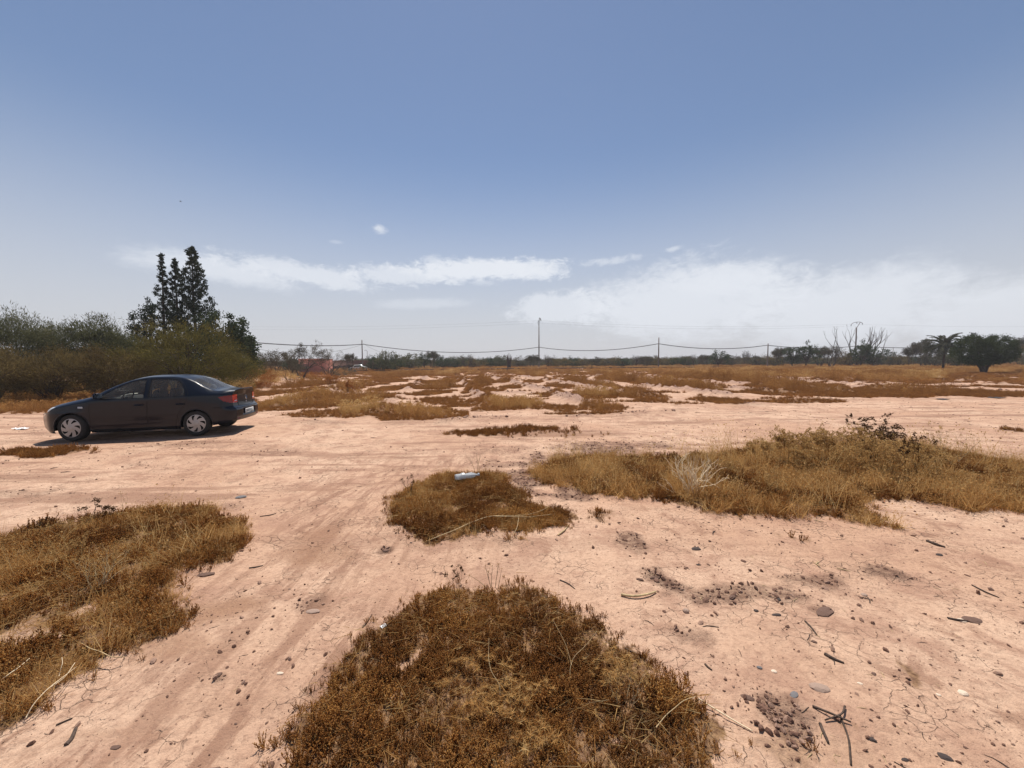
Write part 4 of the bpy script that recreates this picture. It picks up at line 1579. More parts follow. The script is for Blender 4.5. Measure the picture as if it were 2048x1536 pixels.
for px, Y, py, w, lab in ((680, 62, 735, 90, 'low grey scrub under the windswept tree'), (560, 40, 742, 80, 'straw-coloured shrub in front of the grey twiggy tree'), (628, 55, 744, 70, 'rusty low shrub at the foot of the pink wall'),
                          (520, 36, 748, 60, 'pale dry shrub right behind the rusty orange one')):
    near_bush(int(px), px, Y, py, w, M['grey'] if 'grey scrub' in lab else (M['rust'] if 'rusty' in lab[:6] else M['weed']), lab, 'dry_shrub', n_clump=50, n_leaf=60, leaf=.16, width=.03, clump=.45, base=.02, woody=False)

# --- far tree line: a few kinds of bush and tree, each one placed singly
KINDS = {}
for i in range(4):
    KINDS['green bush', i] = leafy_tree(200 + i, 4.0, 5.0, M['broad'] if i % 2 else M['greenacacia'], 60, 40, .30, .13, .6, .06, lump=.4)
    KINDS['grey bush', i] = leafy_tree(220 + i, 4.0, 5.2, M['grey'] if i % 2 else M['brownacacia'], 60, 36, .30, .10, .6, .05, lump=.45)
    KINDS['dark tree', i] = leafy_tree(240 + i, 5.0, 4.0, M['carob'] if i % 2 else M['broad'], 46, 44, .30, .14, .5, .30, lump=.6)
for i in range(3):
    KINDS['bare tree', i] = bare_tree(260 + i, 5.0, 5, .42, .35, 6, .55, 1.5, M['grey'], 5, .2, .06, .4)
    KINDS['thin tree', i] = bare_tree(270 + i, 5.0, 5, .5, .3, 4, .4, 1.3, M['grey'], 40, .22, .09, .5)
LINE = [  # px, top py, width px, depth, kind
    (512, 712, 40, 58, 'grey bush'), (588, 714, 40, 80, 'green bush'), (700, 709, 22, 88, 'thin tree'), (752, 712, 40, 82, 'green bush'), (776, 702, 44, 80, 'green bush'), (790, 712, 34, 84, 'green bush'),
    (822, 708, 40, 95, 'green bush'), (849, 705, 20, 100, 'dark tree'), (863, 704, 22, 104, 'thin tree'), (890, 712, 44, 108, 'green bush'), (912, 713, 36, 112, 'green bush'), (934, 709, 26, 106, 'bare tree'),
    (952, 715, 40, 112, 'grey bush'), (980, 714, 34, 116, 'green bush'), (1003, 711, 26, 114, 'green bush'), (1040, 714, 36, 112, 'grey bush'), (1064, 711, 26, 108, 'thin tree'), (1098, 710, 26, 116, 'bare tree'),
    (1120, 716, 40, 114, 'grey bush'), (1145, 715, 30, 120, 'green bush'), (1168, 716, 34, 118, 'grey bush'), (1192, 715, 30, 114, 'thin tree'), (1218, 716, 34, 116, 'grey bush'), (1244, 716, 36, 118, 'green bush'),
    (1269, 711, 26, 112, 'bare tree'), (1292, 713, 24, 114, 'thin tree'), (1338, 717, 40, 118, 'grey bush'), (1362, 716, 36, 116, 'green bush'), (1386, 709, 36, 110, 'bare tree'), (1410, 711, 26, 114, 'thin tree'),
    (1436, 704, 36, 102, 'dark tree'), (1458, 711, 30, 106, 'grey bush'), (1491, 702, 22, 116, 'bare tree'), (1512, 712, 34, 110, 'grey bush'), (1548, 708, 36, 106, 'grey bush'), (1562, 697, 26, 102, 'thin tree'),
    (1584, 693, 32, 98, 'dark tree'), (1612, 690, 34, 96, 'dark tree'), (1640, 696, 32, 100, 'thin tree'), (1662, 691, 42, 94, 'bare tree'), (1690, 703, 36, 98, 'grey bush'), (1722, 688, 34, 96, 'dark tree'),
    (1745, 694, 40, 98, 'dark tree'), (1768, 706, 36, 100, 'grey bush'), (1800, 709, 36, 98, 'grey bush'), (1822, 691, 34, 90, 'thin tree'), (1846, 681, 30, 86, 'thin tree'), (1866, 708, 40, 84, 'grey bush'),
    (1916, 694, 40, 82, 'green bush'), (2042, 676, 44, 90, 'thin tree'), (2072, 690, 60, 86, 'grey bush')]
POLES_PX = [(725, 'pole by the pink wall'), (1078, 'tall bracket-topped pole'), (1317, 'plain pole right of centre'), (1535, 'short pole among the trees'), (1710, 'red-brown pole by the bare tree')]
ORD = ['nearest', 'second', 'third', 'fourth', 'fifth', 'sixth', 'seventh', 'eighth', 'ninth', 'tenth', 'eleventh']
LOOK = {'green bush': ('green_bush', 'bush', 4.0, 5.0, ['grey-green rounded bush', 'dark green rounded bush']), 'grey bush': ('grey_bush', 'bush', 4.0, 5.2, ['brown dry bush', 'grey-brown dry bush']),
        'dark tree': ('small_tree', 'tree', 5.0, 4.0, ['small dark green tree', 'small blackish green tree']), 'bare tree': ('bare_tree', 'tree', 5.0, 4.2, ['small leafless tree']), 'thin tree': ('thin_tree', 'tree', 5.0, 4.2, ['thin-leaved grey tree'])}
cells = {}
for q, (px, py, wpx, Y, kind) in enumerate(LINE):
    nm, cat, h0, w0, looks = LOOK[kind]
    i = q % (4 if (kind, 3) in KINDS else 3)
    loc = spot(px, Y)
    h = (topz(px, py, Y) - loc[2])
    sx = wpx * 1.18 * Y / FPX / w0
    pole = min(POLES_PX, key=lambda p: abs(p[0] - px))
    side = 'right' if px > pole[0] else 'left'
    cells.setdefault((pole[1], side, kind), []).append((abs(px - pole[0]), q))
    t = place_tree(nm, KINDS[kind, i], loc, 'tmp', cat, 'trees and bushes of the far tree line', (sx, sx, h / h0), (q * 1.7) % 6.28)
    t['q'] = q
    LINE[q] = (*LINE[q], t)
for (pole, side, kind), lst in cells.items():
    lst.sort()
    lk = {'green bush': 'green bush', 'grey bush': 'brown-grey dry bush', 'dark tree': 'dark small tree', 'bare tree': 'leafless small tree', 'thin tree': 'thin-leaved small tree'}[kind]
    for n, (_, q) in enumerate(lst):
        t = LINE[q][5]
        t['label'] = ('only ' if len(lst) == 1 else ORD[n] + ' ') + lk + ' to the ' + side + ' of the ' + pole
        del t['q']
# dead dark trunk standing before the tree line
loc = spot(1018, 98)
mb = MB()
r_ = np.random.default_rng(3)
for k in range(9):
    a = k * .7
    mb.tube([[np.cos(a) * .25, np.sin(a) * .25, -.1], [np.cos(a) * .4, np.sin(a) * .4, 2.0], [np.cos(a) * .55 + r_.normal(0, .1), np.sin(a) * .5, r_.uniform(3.2, 4.3)]], [.22, .17, .05], 5)
o = mb.obj('dead_trunk', M['twig'])
o.location = loc
tag(o, 'dark dead shaggy palm stump standing left of the tall bracket-topped pole', 'tree stump')

# wood behind as one mass
rw = np.random.default_rng(77)
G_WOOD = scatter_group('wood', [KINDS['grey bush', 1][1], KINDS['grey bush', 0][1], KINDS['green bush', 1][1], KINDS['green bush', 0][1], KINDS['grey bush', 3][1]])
n = 2600
y = 118 * (420 / 118) ** rw.random(n)
x = rw.uniform(-1.5, 1.5, n) * y
keep = (x > -0.42 * y) | (y > 150)
x, y = x[keep], y[keep]
sz = rw.uniform(.45, .95, len(x)) * (1 + .15 * (y > 200))
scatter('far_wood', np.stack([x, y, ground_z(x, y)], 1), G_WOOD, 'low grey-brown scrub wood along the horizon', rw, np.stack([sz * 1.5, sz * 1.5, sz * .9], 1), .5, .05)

# ------------------------------------------------------------------ poles, cables, pipe, wall


def simple_pole(px, py_top, Y, label, r0=.16, r1=.11, mat='concrete'):
    loc = spot(px, Y)
    h = topz(px, py_top, Y) - loc[2]
    t = tag(empty('utility_pole', loc), label, 'utility pole', 'utility poles along the far side of the field')
    MB().tube([[0, 0, -.3], [0, 0, h * .5], [0, 0, h]], [r0, (r0 + r1) / 2, r1], 8).obj('shaft', M[mat], t)
    return t, loc, h


POLES = {}
POLES['a'] = simple_pole(725, 680, 94, 'plain reddish pole standing by the brown wall at left')
POLES['b'] = simple_pole(1078, 653, 110, 'tallest pole, with a hooped bracket on its top, at the middle of the tree line', .2, .12)
POLES['c'] = simple_pole(1317, 675, 92, 'plain pole right of the tall hoop-topped pole')
POLES['d'] = simple_pole(1535, 687, 99, 'short plain pole among the trees, left of the tall leafless tree')
POLES['e'] = simple_pole(1710, 655, 110, 'red-brown pole with a wide curved crossarm inside the tall leafless tree', .2, .13, 'steel')
# hooped bracket of the middle pole, seen almost end on, and the crossarm of the right one
t, loc, h = POLES['b']
mb = MB()
mb.tube([[0, -.5, h - .1], [-.25, -.4, h + 1.0], [.1, 0, h + 2.1], [.45, .3, h + 2.4], [.62, .5, h + 1.6]], .07, 5)
mb.tube([[0, 0, h - .2], [.12, .1, h + 1.2], [.45, .3, h + 2.4]], .06, 5)
mb.obj('bracket', M['steel'], t)
for p in ((-.25, -.4, h + 1.0), (.1, 0, h + 2.1), (.62, .5, h + 1.6)):
    MB().tube([np.array(p), np.array(p) + [0, 0, .25], np.array(p) + [0, 0, .45]], [.05, .09, .04], 6).obj('insulator', M['cable'], t)
t, loc, h = POLES['e']
mb = MB()
mb.tube([[0, 0, h - .2], [.55, 0, h + .7], [1.15, .1, h + 1.5]], .07, 5)
mb.tube([[-1.55, 0, h + .9], [-.9, 0, h + 1.35], [.1, .05, h + 1.55], [1.0, .1, h + 1.55], [1.7, .1, h + 1.3]], .06, 5)
mb.obj('crossarm', M['steel'], t)
for p in ((-1.55, 0, h + .9), (.1, .05, h + 1.55), (1.7, .1, h + 1.3)):
    MB().tube([np.array(p) - [0, 0, .05], np.array(p) - [0, 0, .3], np.array(p) - [0, 0, .5]], [.05, .09, .04], 6).obj('insulator', M['cable'], t)


def cable(p0, p1, sag, rad, label, name='overhead_cable', group=None, n=24, strands=1):
    p0, p1 = np.array(p0, float), np.array(p1, float)
    mb = MB()
    for s in range(strands):
        t = np.linspace(0, 1, n)[:, None]
        P = p0 + (p1 - p0) * t
        P[:, 2] -= 4 * sag * (t * (1 - t))[:, 0] + s * 0.09
        mb.tube(P, rad, 4, caps=False)
    return tag(mb.obj(name, M['cable']), label, 'cable', group)


def P3(px, py, Y):
    x, z = zat(px, py, Y)
    return (x, Y, z)


A = [P3(470, 681, 60), P3(725, 688, 94), P3(1078, 694, 110), P3(1317, 687, 92), P3(1535, 690, 99), P3(1710, 692, 110), P3(1900, 694, 95), P3(2150, 690, 90)]
LBL = ['sagging black cable from the dark leafy tree to the reddish pole by the wall', 'sagging black cable between the reddish pole and the tall hoop-topped pole', 'sagging black cable right of the tall hoop-topped pole, ending at the plain pole',
       'sagging black cable from the plain pole to the short pole among the trees', 'cable from the short pole to the red-brown pole', 'cable from the red-brown pole towards the palm', 'cable passing behind the round dark tree at the right edge']
for i, (sg, l) in enumerate(zip((.55, 1.75, 1.3, 1.05, .7, .3, .3), LBL)):
    cable(A[i], A[i + 1], sg, .038, l, group='lower cables along the pole line', strands=2)
cable(P3(500, 695, 70), P3(725, 689, 94), 1.6, .022, 'thin slack wire dropping left from the reddish pole behind the sparse trees', 'overhead_wire')
cable(P3(727, 687, 94), P3(775, 707, 84), .4, .022, 'thin wire dropping right from the reddish pole into the green bushes', 'overhead_wire')
for (y0, y1), l in zip(((646, 641), (652, 646)), ('upper of two faint high wires left of the tall hoop-topped pole', 'lower of two faint high wires left of the tall hoop-topped pole')):
    cable(P3(380, y0 + 4, 140), P3(1078, y1, 110), 1.2, .010, l, 'overhead_wire')
for (y0, y1), l in zip(((641, 648), (646, 652)), ('upper of two faint high wires between the hoop-topped pole and the red-brown pole', 'lower of two faint high wires between the hoop-topped pole and the red-brown pole')):
    cable(P3(1078, y0, 110), P3(1710, y1, 110), 1.2, .010, l, 'overhead_wire')
cable(P3(1710, 648, 110), P3(2300, 646, 130), 1.0, .010, 'faint high wire from the red-brown pole to the right edge', 'overhead_wire')
for px, py, Y, l in ((735, 702, 100, 'thin lamp-like post just right of the reddish pole'), (765, 699, 86, 'short stub post among the green bushes right of the reddish pole'),
                     (1352, 711, 150, 'short far post between the plain pole and the bare tree'), (1510, 706, 140, 'short far post left of the short pole'), (1785, 696, 105, 'slim grey post left of the two thin trees')):
    loc = spot(px, Y)
    h = topz(px, py, Y) - loc[2]
    t = tag(empty('thin_post', loc), l, 'post')
    mb = MB().tube([[0, 0, -.2], [0, 0, h]], [.07, .05], 6)
    if px == 735:
        mb.tube([[0, 0, h - .05], [-.3, 0, h + .25], [-.75, 0, h + .1]], .04, 5)
    mb.obj('shaft', M['steel'], t)

# irrigation pipe on short legs across the far side of the field
t = tag(empty('irrigation_pipe', (0, 0, 0)), 'long thin dark brown pipe on short supports across the far side of the field', 'pipe')
pts = [P3(690, 741.5, 80), P3(760, 740, 82), P3(880, 739, 84), P3(1000, 737.5, 85), P3(1130, 736, 86), P3(1260, 735, 87), P3(1390, 734.2, 88), P3(1500, 734, 90)]
pts = [np.array((p[0], p[1], max(p[2], gz(p[0], p[1]) + .28))) for p in pts]
MB().tube(pts, .12, 8).obj('tube', M['twig'], t)
for px in (772, 830, 905, 1014, 1052, 1105, 1180, 1254, 1302, 1400, 1480):
    xs = np.array([p[0] for p in pts])
    x = np.interp(px, [690, 760, 880, 1000, 1130, 1260, 1390, 1500], xs)
    y, z = np.interp(x, xs, [p[1] for p in pts]), np.interp(x, xs, [p[2] for p in pts])
    g0 = gz(x, y)
    MB().rbox([x, y, (g0 + z) / 2 - .1], [.4, .5, max(.2, z - g0 + .1)], .03).obj('support', M['twig'], t)

pink = principled('terracotta_render', (0.42, 0.16, 0.115), 0.95, noise=0.18, nscale=1.5)
brownwall = principled('earth_wall', (0.17, 0.085, 0.062), 0.95, noise=0.25, nscale=1.0)
dark = principled('dark_opening', (0.012, 0.010, 0.010), 0.8)


def building(px0, px1, py_top, Y, deep, mat, label, openings, name='farm_building'):
    x0, x1 = zat(px0, 728, Y)[0], zat(px1, 728, Y)[0]
    zb = gz((x0 + x1) / 2, Y) - .1
    h = topz((px0 + px1) / 2, py_top, Y) - zb
    t = tag(empty(name, ((x0 + x1) / 2, Y, zb)), label, 'building')
    w = x1 - x0
    MB().rbox([0, deep / 2, h / 2], [w, deep, h], .04).obj('wall', mat, t)
    MB().rbox([0, deep / 2, h + .07], [w + .12, deep + .12, .16], .03).obj('coping', mat, t)
    for u, z, ww, hh, nm in openings:
        MB().rbox([(u - .5) * w, -.02, z], [ww, .12, hh], .02).obj(nm, dark, t)
    return t


building(597, 646, 719, 72, 4.0, pink, 'low terracotta pink building behind the airy tree at left', [(.3, 1.3, .5, .5, 'window')])
building(646, 740, 722, 100, 5, brownwall, 'long low dull red-brown building behind the windswept tree and the reddish pole', [(.2, 1.2, .7, .6, 'window'), (.55, 1.2, .7, .6, 'window'), (.8, 1.0, .9, 1.8, 'door')])

# small white car parked by the wall, far off
white = principled('white_paint', (0.78, 0.78, 0.76), 0.35, coat=.5)
glassdark = principled('dark_glass', (0.02, 0.025, 0.03), 0.08)
rubber = principled('tyre_rubber', (0.018, 0.017, 0.016), 0.85, noise=.3, nscale=30)
loc = spot(716, 92)
wc = tag(empty('white_car', loc, R(8)), 'small white car half hidden in the scrub by the long red-brown building', 'car')
for half in (1,):
    prof_ = [(-1.9, .3), (-1.95, .7), (-1.1, .9), (-.6, 1.4), (.7, 1.45), (1.4, .98), (1.9, .9), (1.95, .35)]
    V, Q, Tt = [], [], []
    for s in (-.8, .8):
        for a, b in prof_:
            V.append([a, s * (.86 if b > 1.2 else 1), b])
    n_ = len(prof_)
    for i in range(n_):
        j = (i + 1) % n_
        Q.append((i, j, n_ + j, n_ + i))
    for i in range(1, n_ - 1):
        Tt += [(0, i + 1, i), (n_, n_ + i, n_ + i + 1)]
    MB().add(V, Q, Tt).obj('body', white, wc)
MB().add([[-.95, -.81, .95], [1.15, -.81, 1.0], [.65, -.72, 1.36], [-.5, -.72, 1.33]], [(0, 1, 2, 3)]).obj('side_window', glassdark, wc)
for sx in (-1.2, 1.2):
    for sy in (-.72, .72):
        MB().tube([[sx, sy - .09, .3], [sx, sy + .09, .3]], .31, 14).obj('wheel', rubber, wc)

# ------------------------------------------------------------------ the parked car


def pchip(xs, ys):
    xs, ys = np.asarray(xs, float), np.asarray(ys, float)
    h = np.diff(xs)
    d = np.diff(ys) / h
    m = np.zeros(len(xs))
    m[0], m[-1] = d[0], d[-1]
    for i in range(1, len(xs) - 1):
        if d[i - 1] * d[i] > 0:
            w1, w2 = 2 * h[i] + h[i - 1], h[i] + 2 * h[i - 1]
            m[i] = (w1 + w2) / (w1 / d[i - 1] + w2 / d[i])

    def f(x):
        x = np.clip(x, xs[0], xs[-1])
        i = np.clip(np.searchsorted(xs, x) - 1, 0, len(h) - 1)
        t = (x - xs[i]) / h[i]
        return (ys[i] * (1 + 2 * t) * (1 - t) ** 2 + m[i] * h[i] * t * (1 - t) ** 2 + ys[i + 1] * t * t * (3 - 2 * t) + m[i + 1] * h[i] * t * t * (t - 1))
    return f


CL_ = 4.346
ztop = pchip([0, .06, .18, .45, .8, 1.08, 1.16, 1.45, 1.75, 2.0, 2.35, 2.8, 3.15, 3.35, 3.62, 3.82, 3.90, 4.1, 4.26, CL_],
             [.66, .70, .765, .865, .955, 1.01, 1.045, 1.215, 1.365, 1.455, 1.505, 1.512, 1.475, 1.42, 1.265, 1.145, 1.118, 1.105, 1.118, 1.10])
zrail = pchip([0, .18, .45, .8, 1.12, 1.25, 1.5, 1.8, 2.05, 2.4, 2.8, 3.1, 3.35, 3.6, 3.85, 3.95, 4.2, CL_],
              [.63, .74, .835, .925, .995, 1.04, 1.185, 1.325, 1.405, 1.455, 1.46, 1.425, 1.335, 1.20, 1.11, 1.098, 1.098, 1.092])
yrail = pchip([0, .3, 1.0, 1.25, 1.6, 2.0, 2.4, 2.9, 3.3, 3.8, 4.0, CL_], [.60, .66, .70, .715, .64, .585, .57, .575, .61, .70, .71, .70])
zbelt = pchip([0, .2, .5, 1.0, 1.4, 2.3, 3.2, 3.7, 4.1, CL_], [.58, .68, .77, .875, .925, .955, .985, .995, .99, .98])
wbelt = pchip([0, .15, .4, .8, 1.3, 2.2, 3.2, 3.8, 4.15, CL_], [.78, .81, .835, .85, .855, .86, .86, .845, .83, .82])
wmid = pchip([0, .3, .83, 1.3, 2.2, 3.0, 3.46, 4.0, CL_], [.80, .845, .866, .860, .860, .862, .868, .855, .83])
zsill = pchip([0, .12, .35, 1.1, 3.1, 3.8, 4.15, CL_], [.24, .20, .19, .175, .185, .24, .29, .33])
frontz = pchip([.15, .35, .5, .62, .75, .9, 1.6], [.13, .085, .075, .09, .14, .19, .2])
rearz = pchip([.15, .32, .46, .60, .655, .70, .95, 1.07, 1.13, 1.6], [-.10, -.035, 0, 0, -.03, -.075, -.10, -.085, -.075, -.08])


def taper(x):
    f = np.clip(1 - x / .55, 0, 1)
    b = np.clip(1 - (CL_ - x) / .34, 0, 1)
    return 1 - .36 * f ** 2.0 - .15 * b ** 2.6


def warp(x, y, z):
    tb = sstep(CL_ - .42, CL_, x)
    tf = sstep(.42, 0, x)
    x = x + tb * (rearz(z) + .055 * (1 - (np.abs(y) / .75) ** 2))
    return x + tf * (frontz(z) - .07 * (1 - (np.abs(y) / .75) ** 2)) - 0.0


def half_section(x):
    g = float(taper(x))
    zt, zr, yr = float(ztop(x)), float(zrail(x)), float(yrail(x)) * g
    zb, wb, wmx, zs = float(zbelt(x)), float(wbelt(x)) * g, float(wmid(x)) * g, float(zsill(x))
    zr = max(zr, zb + .03)
    zt = max(zt, zr + .02)
    K = [(wmx * .90, zs), (wmx * .965, zs + .055), (wmx * .985, .36), (wmx * .985, .42), (wmx, .56), (wmx * 1.002, .66), ((wmx + wb) / 2 + .002, zb - .13), (wb, zb), (yr, zr), (yr * .55, zr + (zt - zr) * .72), (0, zt)]
    N = [3, 10, 4, 8, 8, 9, 9, 26, 18, 20]
    P = []
    for (a, b), n in zip(zip(K[:-1], K[1:]), N):
        for q in range(n):
            f = q / n
            P.append((a[0] + (b[0] - a[0]) * f, a[1] + (b[1] - a[1]) * f))
    P.append(K[-1])
    P = np.array(P)
    # the side glass bows outward a little
    i0 = sum(N[:7])
    k = np.arange(26) / 26
    P[i0:i0 + 26, 0] += .022 * np.sin(k * np.pi)
    for it in range(5):
        Q = P.copy()
        Q[1:-1] = .25 * P[:-2] + .5 * P[1:-1] + .25 * P[2:]
        Q[-1, 1] = .5 * P[-1, 1] + .5 * P[-2, 1]
        P = Q
    P[-1, 0] = 0
    return P


xs_ = np.concatenate([np.linspace(0, .4, 34)[:-1], np.linspace(.4, 3.9, 236)[:-1], np.linspace(3.9, CL_, 36)])
HS = np.array([half_section(x) for x in xs_])                 # nx, nv, 2
nx_, nv_ = HS.shape[:2]
full = np.concatenate([np.stack([-HS[..., 0], HS[..., 1]], -1), np.stack([HS[:, ::-1, 0][:, 1:], HS[:, ::-1, 1][:, 1:]], -1)], 1)   # near side (-y) first
nf_ = full.shape[1]
SX = np.repeat(xs_[:, None], nf_, 1)
SHELL = np.stack([warp(SX, full[..., 0], full[..., 1]), full[..., 0], full[..., 1]], -1)


def side_surface(x, z):
    """half width of the body side at a length and height"""
    x, z = np.atleast_1d(x).astype(float), np.atleast_1d(z).astype(float)
    out = np.zeros(len(x))
    for i, (a, b) in enumerate(zip(x, z)):
        k = int(np.argmin(np.abs(xs_ - a)))
        s = HS[k]
        m = np.argmax(s[:, 1] >= b)
        out[i] = np.interp(b, s[:max(m + 1, 2), 1], s[:max(m + 1, 2), 0]) if m else s[-1, 0]
    return out


paint, pt_, po_ = new_mat('dark_blue_grey_paint')
p_ = pt_.nodes.new('ShaderNodeBsdfPrincipled')
p_.inputs['Metallic'].default_value = 0.0
p_.inputs['Roughness'].default_value = 0.30
p_.inputs['Specular IOR Level'].default_value = 0.15
p_.inputs['Coat Weight'].default_value = 0.42
p_.inputs['Coat Roughness'].default_value = 0.02
tcn_ = pt_.nodes.new('ShaderNodeTexCoord')
nz_ = pt_.nodes.new('ShaderNodeTexNoise')
nz_.inputs['Scale'].default_value = 3.0
nz_.inputs['Detail'].default_value = 6
pt_.links.new(tcn_.outputs['Object'], nz_.inputs['Vector'])
sp_ = pt_.nodes.new('ShaderNodeSeparateXYZ')
pt_.links.new(tcn_.outputs['Object'], sp_.inputs[0])
mr_ = pt_.nodes.new('ShaderNodeMapRange')
mr_.inputs['From Min'].default_value, mr_.inputs['From Max'].default_value = .75, .2
mr_.inputs['To Min'].default_value, mr_.inputs['To Max'].default_value = 0.0, 0.06
pt_.links.new(sp_.outputs[2], mr_.inputs['Value'])
ml_ = pt_.nodes.new('ShaderNodeMath')
ml_.operation = 'MULTIPLY'
pt_.links.new(mr_.outputs[0], ml_.inputs[0])
pt_.links.new(nz_.outputs['Fac'], ml_.inputs[1])
mx_ = pt_.nodes.new('ShaderNodeMix')
mx_.data_type = 'RGBA'
pt_.links.new(ml_.outputs[0], mx_.inputs['Factor'])
mx_.inputs[6].default_value = (0.0055, 0.0085, 0.0165, 1)
mx_.inputs[7].default_value = (0.22, 0.135, 0.09, 1)      # road dust low on the flanks
pt_.links.new(mx_.outputs[2], p_.inputs['Base Color'])
pt_.links.new(p_.outputs[0], po_.inputs['Surface'])

black = principled('black_trim', (0.010, 0.010, 0.011), 0.8, spec=.15)
seam = principled('dark_seam', (0.004, 0.004, 0.005), 0.9)
silver = principled('silver_wheel_cover', (0.36, 0.35, 0.345), 0.38, metal=0.35, noise=.08, nscale=8)
chrome = principled('chrome', (0.75, 0.75, 0.76), 0.12, metal=1.0)
redlamp = principled('red_lamp', (0.16, 0.004, 0.006), 0.25, coat=.15)
redlamp2 = principled('bright_red_lamp', (0.50, 0.008, 0.010), 0.15, coat=1.0)
clearlamp = principled('clear_lamp', (0.62, 0.63, 0.62), 0.12, coat=1.0)
seatm = principled('seat_cloth', (0.035, 0.037, 0.042), 0.9, noise=.3, nscale=40)
plate_w = principled('plate_white', (0.72, 0.72, 0.70), 0.5)
plate_g = principled('plate_grey', (0.20, 0.21, 0.21), 0.6)

glass, gt_, go_ = new_mat('car_glass')
g1, g2, g3 = gt_.nodes.new('ShaderNodeBsdfTransparent'), gt_.nodes.new('ShaderNodeBsdfGlossy'), gt_.nodes.new('ShaderNodeMixShader')
fr_ = gt_.nodes.new('ShaderNodeFresnel')
fr_.inputs['IOR'].default_value = 1.5
g1.inputs['Color'].default_value = (0.90, 0.93, 0.90, 1)
g2.inputs['Roughness'].default_value = 0.03
gt_.links.new(fr_.outputs[0], g3.inputs[0])
gt_.links.new(g1.outputs[0], g3.inputs[1])
gt_.links.new(g2.outputs[0], g3.inputs[2])
g4, g5 = gt_.nodes.new('ShaderNodeBsdfDiffuse'), gt_.nodes.new('ShaderNodeMixShader')
g4.inputs['Color'].default_value = (.50, .44, .36, 1)      # dust film
g5.inputs[0].default_value = .07
gt_.links.new(g3.outputs[0], g5.inputs[1])
gt_.links.new(g4.outputs[0], g5.inputs[2])
gt_.links.new(g5.outputs[0], go_.inputs['Surface'])

CAR_A = R(14.5)
car_x, car_y = gp(147, 879.5)
car_y *= 1.0
_ax = np.array([math.cos(CAR_A), math.sin(CAR_A)])
_fw = np.array([car_x, car_y]) - _ax * .83 + np.array([-math.sin(CAR_A), math.cos(CAR_A)]) * 0.86
car = tag(empty('parked_car', (0, 0, 0), CAR_A), 'dark blue-grey saloon car parked side-on at the edge of the sandy track', 'car')
_fw = _fw * .972
car.location = (_fw[0], _fw[1], gz(*(_fw + _ax * 2.1)) + .0)
car.scale = (.955, 1, 1.03)

WF, WR, AR = (.83, .30), (3.464, .30), .365
FWIN = [(1.34, .965), (1.52, 1.095), (1.75, 1.240), (1.98, 1.345), (2.16, 1.388), (2.30, 1.398), (2.335, .965), (1.9, .958)]
RWIN = [(2.435, .970), (2.405, 1.405), (2.75, 1.408), (2.98, 1.378), (3.10, 1.30), (3.20, 1.13), (3.235, 1.01), (3.0, .985)]
FDOOR = [(1.22, .32), (1.20, .70), (1.22, .955), (1.36, 1.02), (1.75, 1.27), (2.0, 1.375), (2.30, 1.425), (2.355, 1.40), (2.40, .96), (2.39, .30), (2.3, .255), (1.3, .255)]
RDOOR = [(2.41, .30), (2.42, .96), (2.375, 1.42), (2.75, 1.432), (3.02, 1.395), (3.17, 1.27), (3.29, 1.06), (3.30, .93), (3.22, .78), (3.08, .60), (3.03, .42), (3.0, .255), (2.5, .255)]
cen = (SHELL[:-1, :-1] + SHELL[1:, :-1] + SHELL[:-1, 1:] + SHELL[1:, 1:]) / 4
cx_, cyv, cz_ = cen[..., 0], cen[..., 1], cen[..., 2]
vi = np.arange(nf_ - 1)
vh = np.minimum(vi, nf_ - 2 - vi)                       # index from the sill upwards on either side
i_belt, i_rail = 51, 77
side = (vh < i_rail)[None, :] & np.ones(nx_ - 1, bool)[:, None]
arch = side & ((np.hypot(cx_ - WF[0], cz_ - WF[1]) < AR) | (np.hypot(cx_ - WR[0], cz_ - WR[1]) < AR))
arch |= side & (cz_ < .22) & ((np.abs(cx_ - WF[0]) < AR) | (np.abs(cx_ - WR[0]) < AR))
fw_, rw_ = side & pip(cx_, cz_, FWIN), side & pip(cx_, cz_, RWIN)
yr_ = yrail(cx_) * taper(cx_)
wind = (~side) & (cx_ > 1.14) & (cx_ < 1.93) & (np.abs(cyv) < yr_ - .045)
rearw = (~side) & (cx_ > 3.30) & (cx_ < 3.80) & (np.abs(cyv) < yr_ - .055 - .02 * (cx_ - 3.3))
fd_, rd_ = side & pip(cx_, cz_, FDOOR) & ~fw_ & ~arch, side & pip(cx_, cz_, RDOOR) & ~rw_ & ~arch
TAIL = [(3.98, .945), (4.12, .970), (4.45, .985), (4.45, .79), (4.22, .79), (4.09, .84)]
tl_ = side & pip(cx_, cz_, TAIL)
HEAD = [(-.1, .55), (.14, .58), (.40, .72), (.52, .80), (.30, .80), (.05, .72), (-.1, .68)]
hl_ = pip(cx_, cz_, HEAD) & (np.abs(cyv) > .40) & (cx_ < .55)
lowb = side & (cz_ < .0)
idx = np.arange(nx_ * nf_).reshape(nx_, nf_)
QS = np.stack([idx[:-1, :-1], idx[1:, :-1], idx[1:, 1:], idx[:-1, 1:]], -1)


def shell_part(name, mask, mat, offset=0.0, parent=car, smooth=True, src=None):
    V = (SHELL if src is None else src).reshape(-1, 3)
    q = QS[mask]
    used, inv = np.unique(q.ravel(), return_inverse=True)
    W = V[used].copy()
    if offset:
        c = np.array([2.2, 0, .75])
        n = np.stack([np.where(W[:, 0] > 3.9, (W[:, 0] - 3.9) * 2.2, np.where(W[:, 0] < .5, (W[:, 0] - .5) * 2, 0)), np.sign(W[:, 1]), np.zeros(len(W))], 1)
        n /= np.linalg.norm(n, axis=1, keepdims=True)
        W = W + n * offset
    return MB().add(W, inv.reshape(-1, 4)).obj(name, mat, parent, smooth)


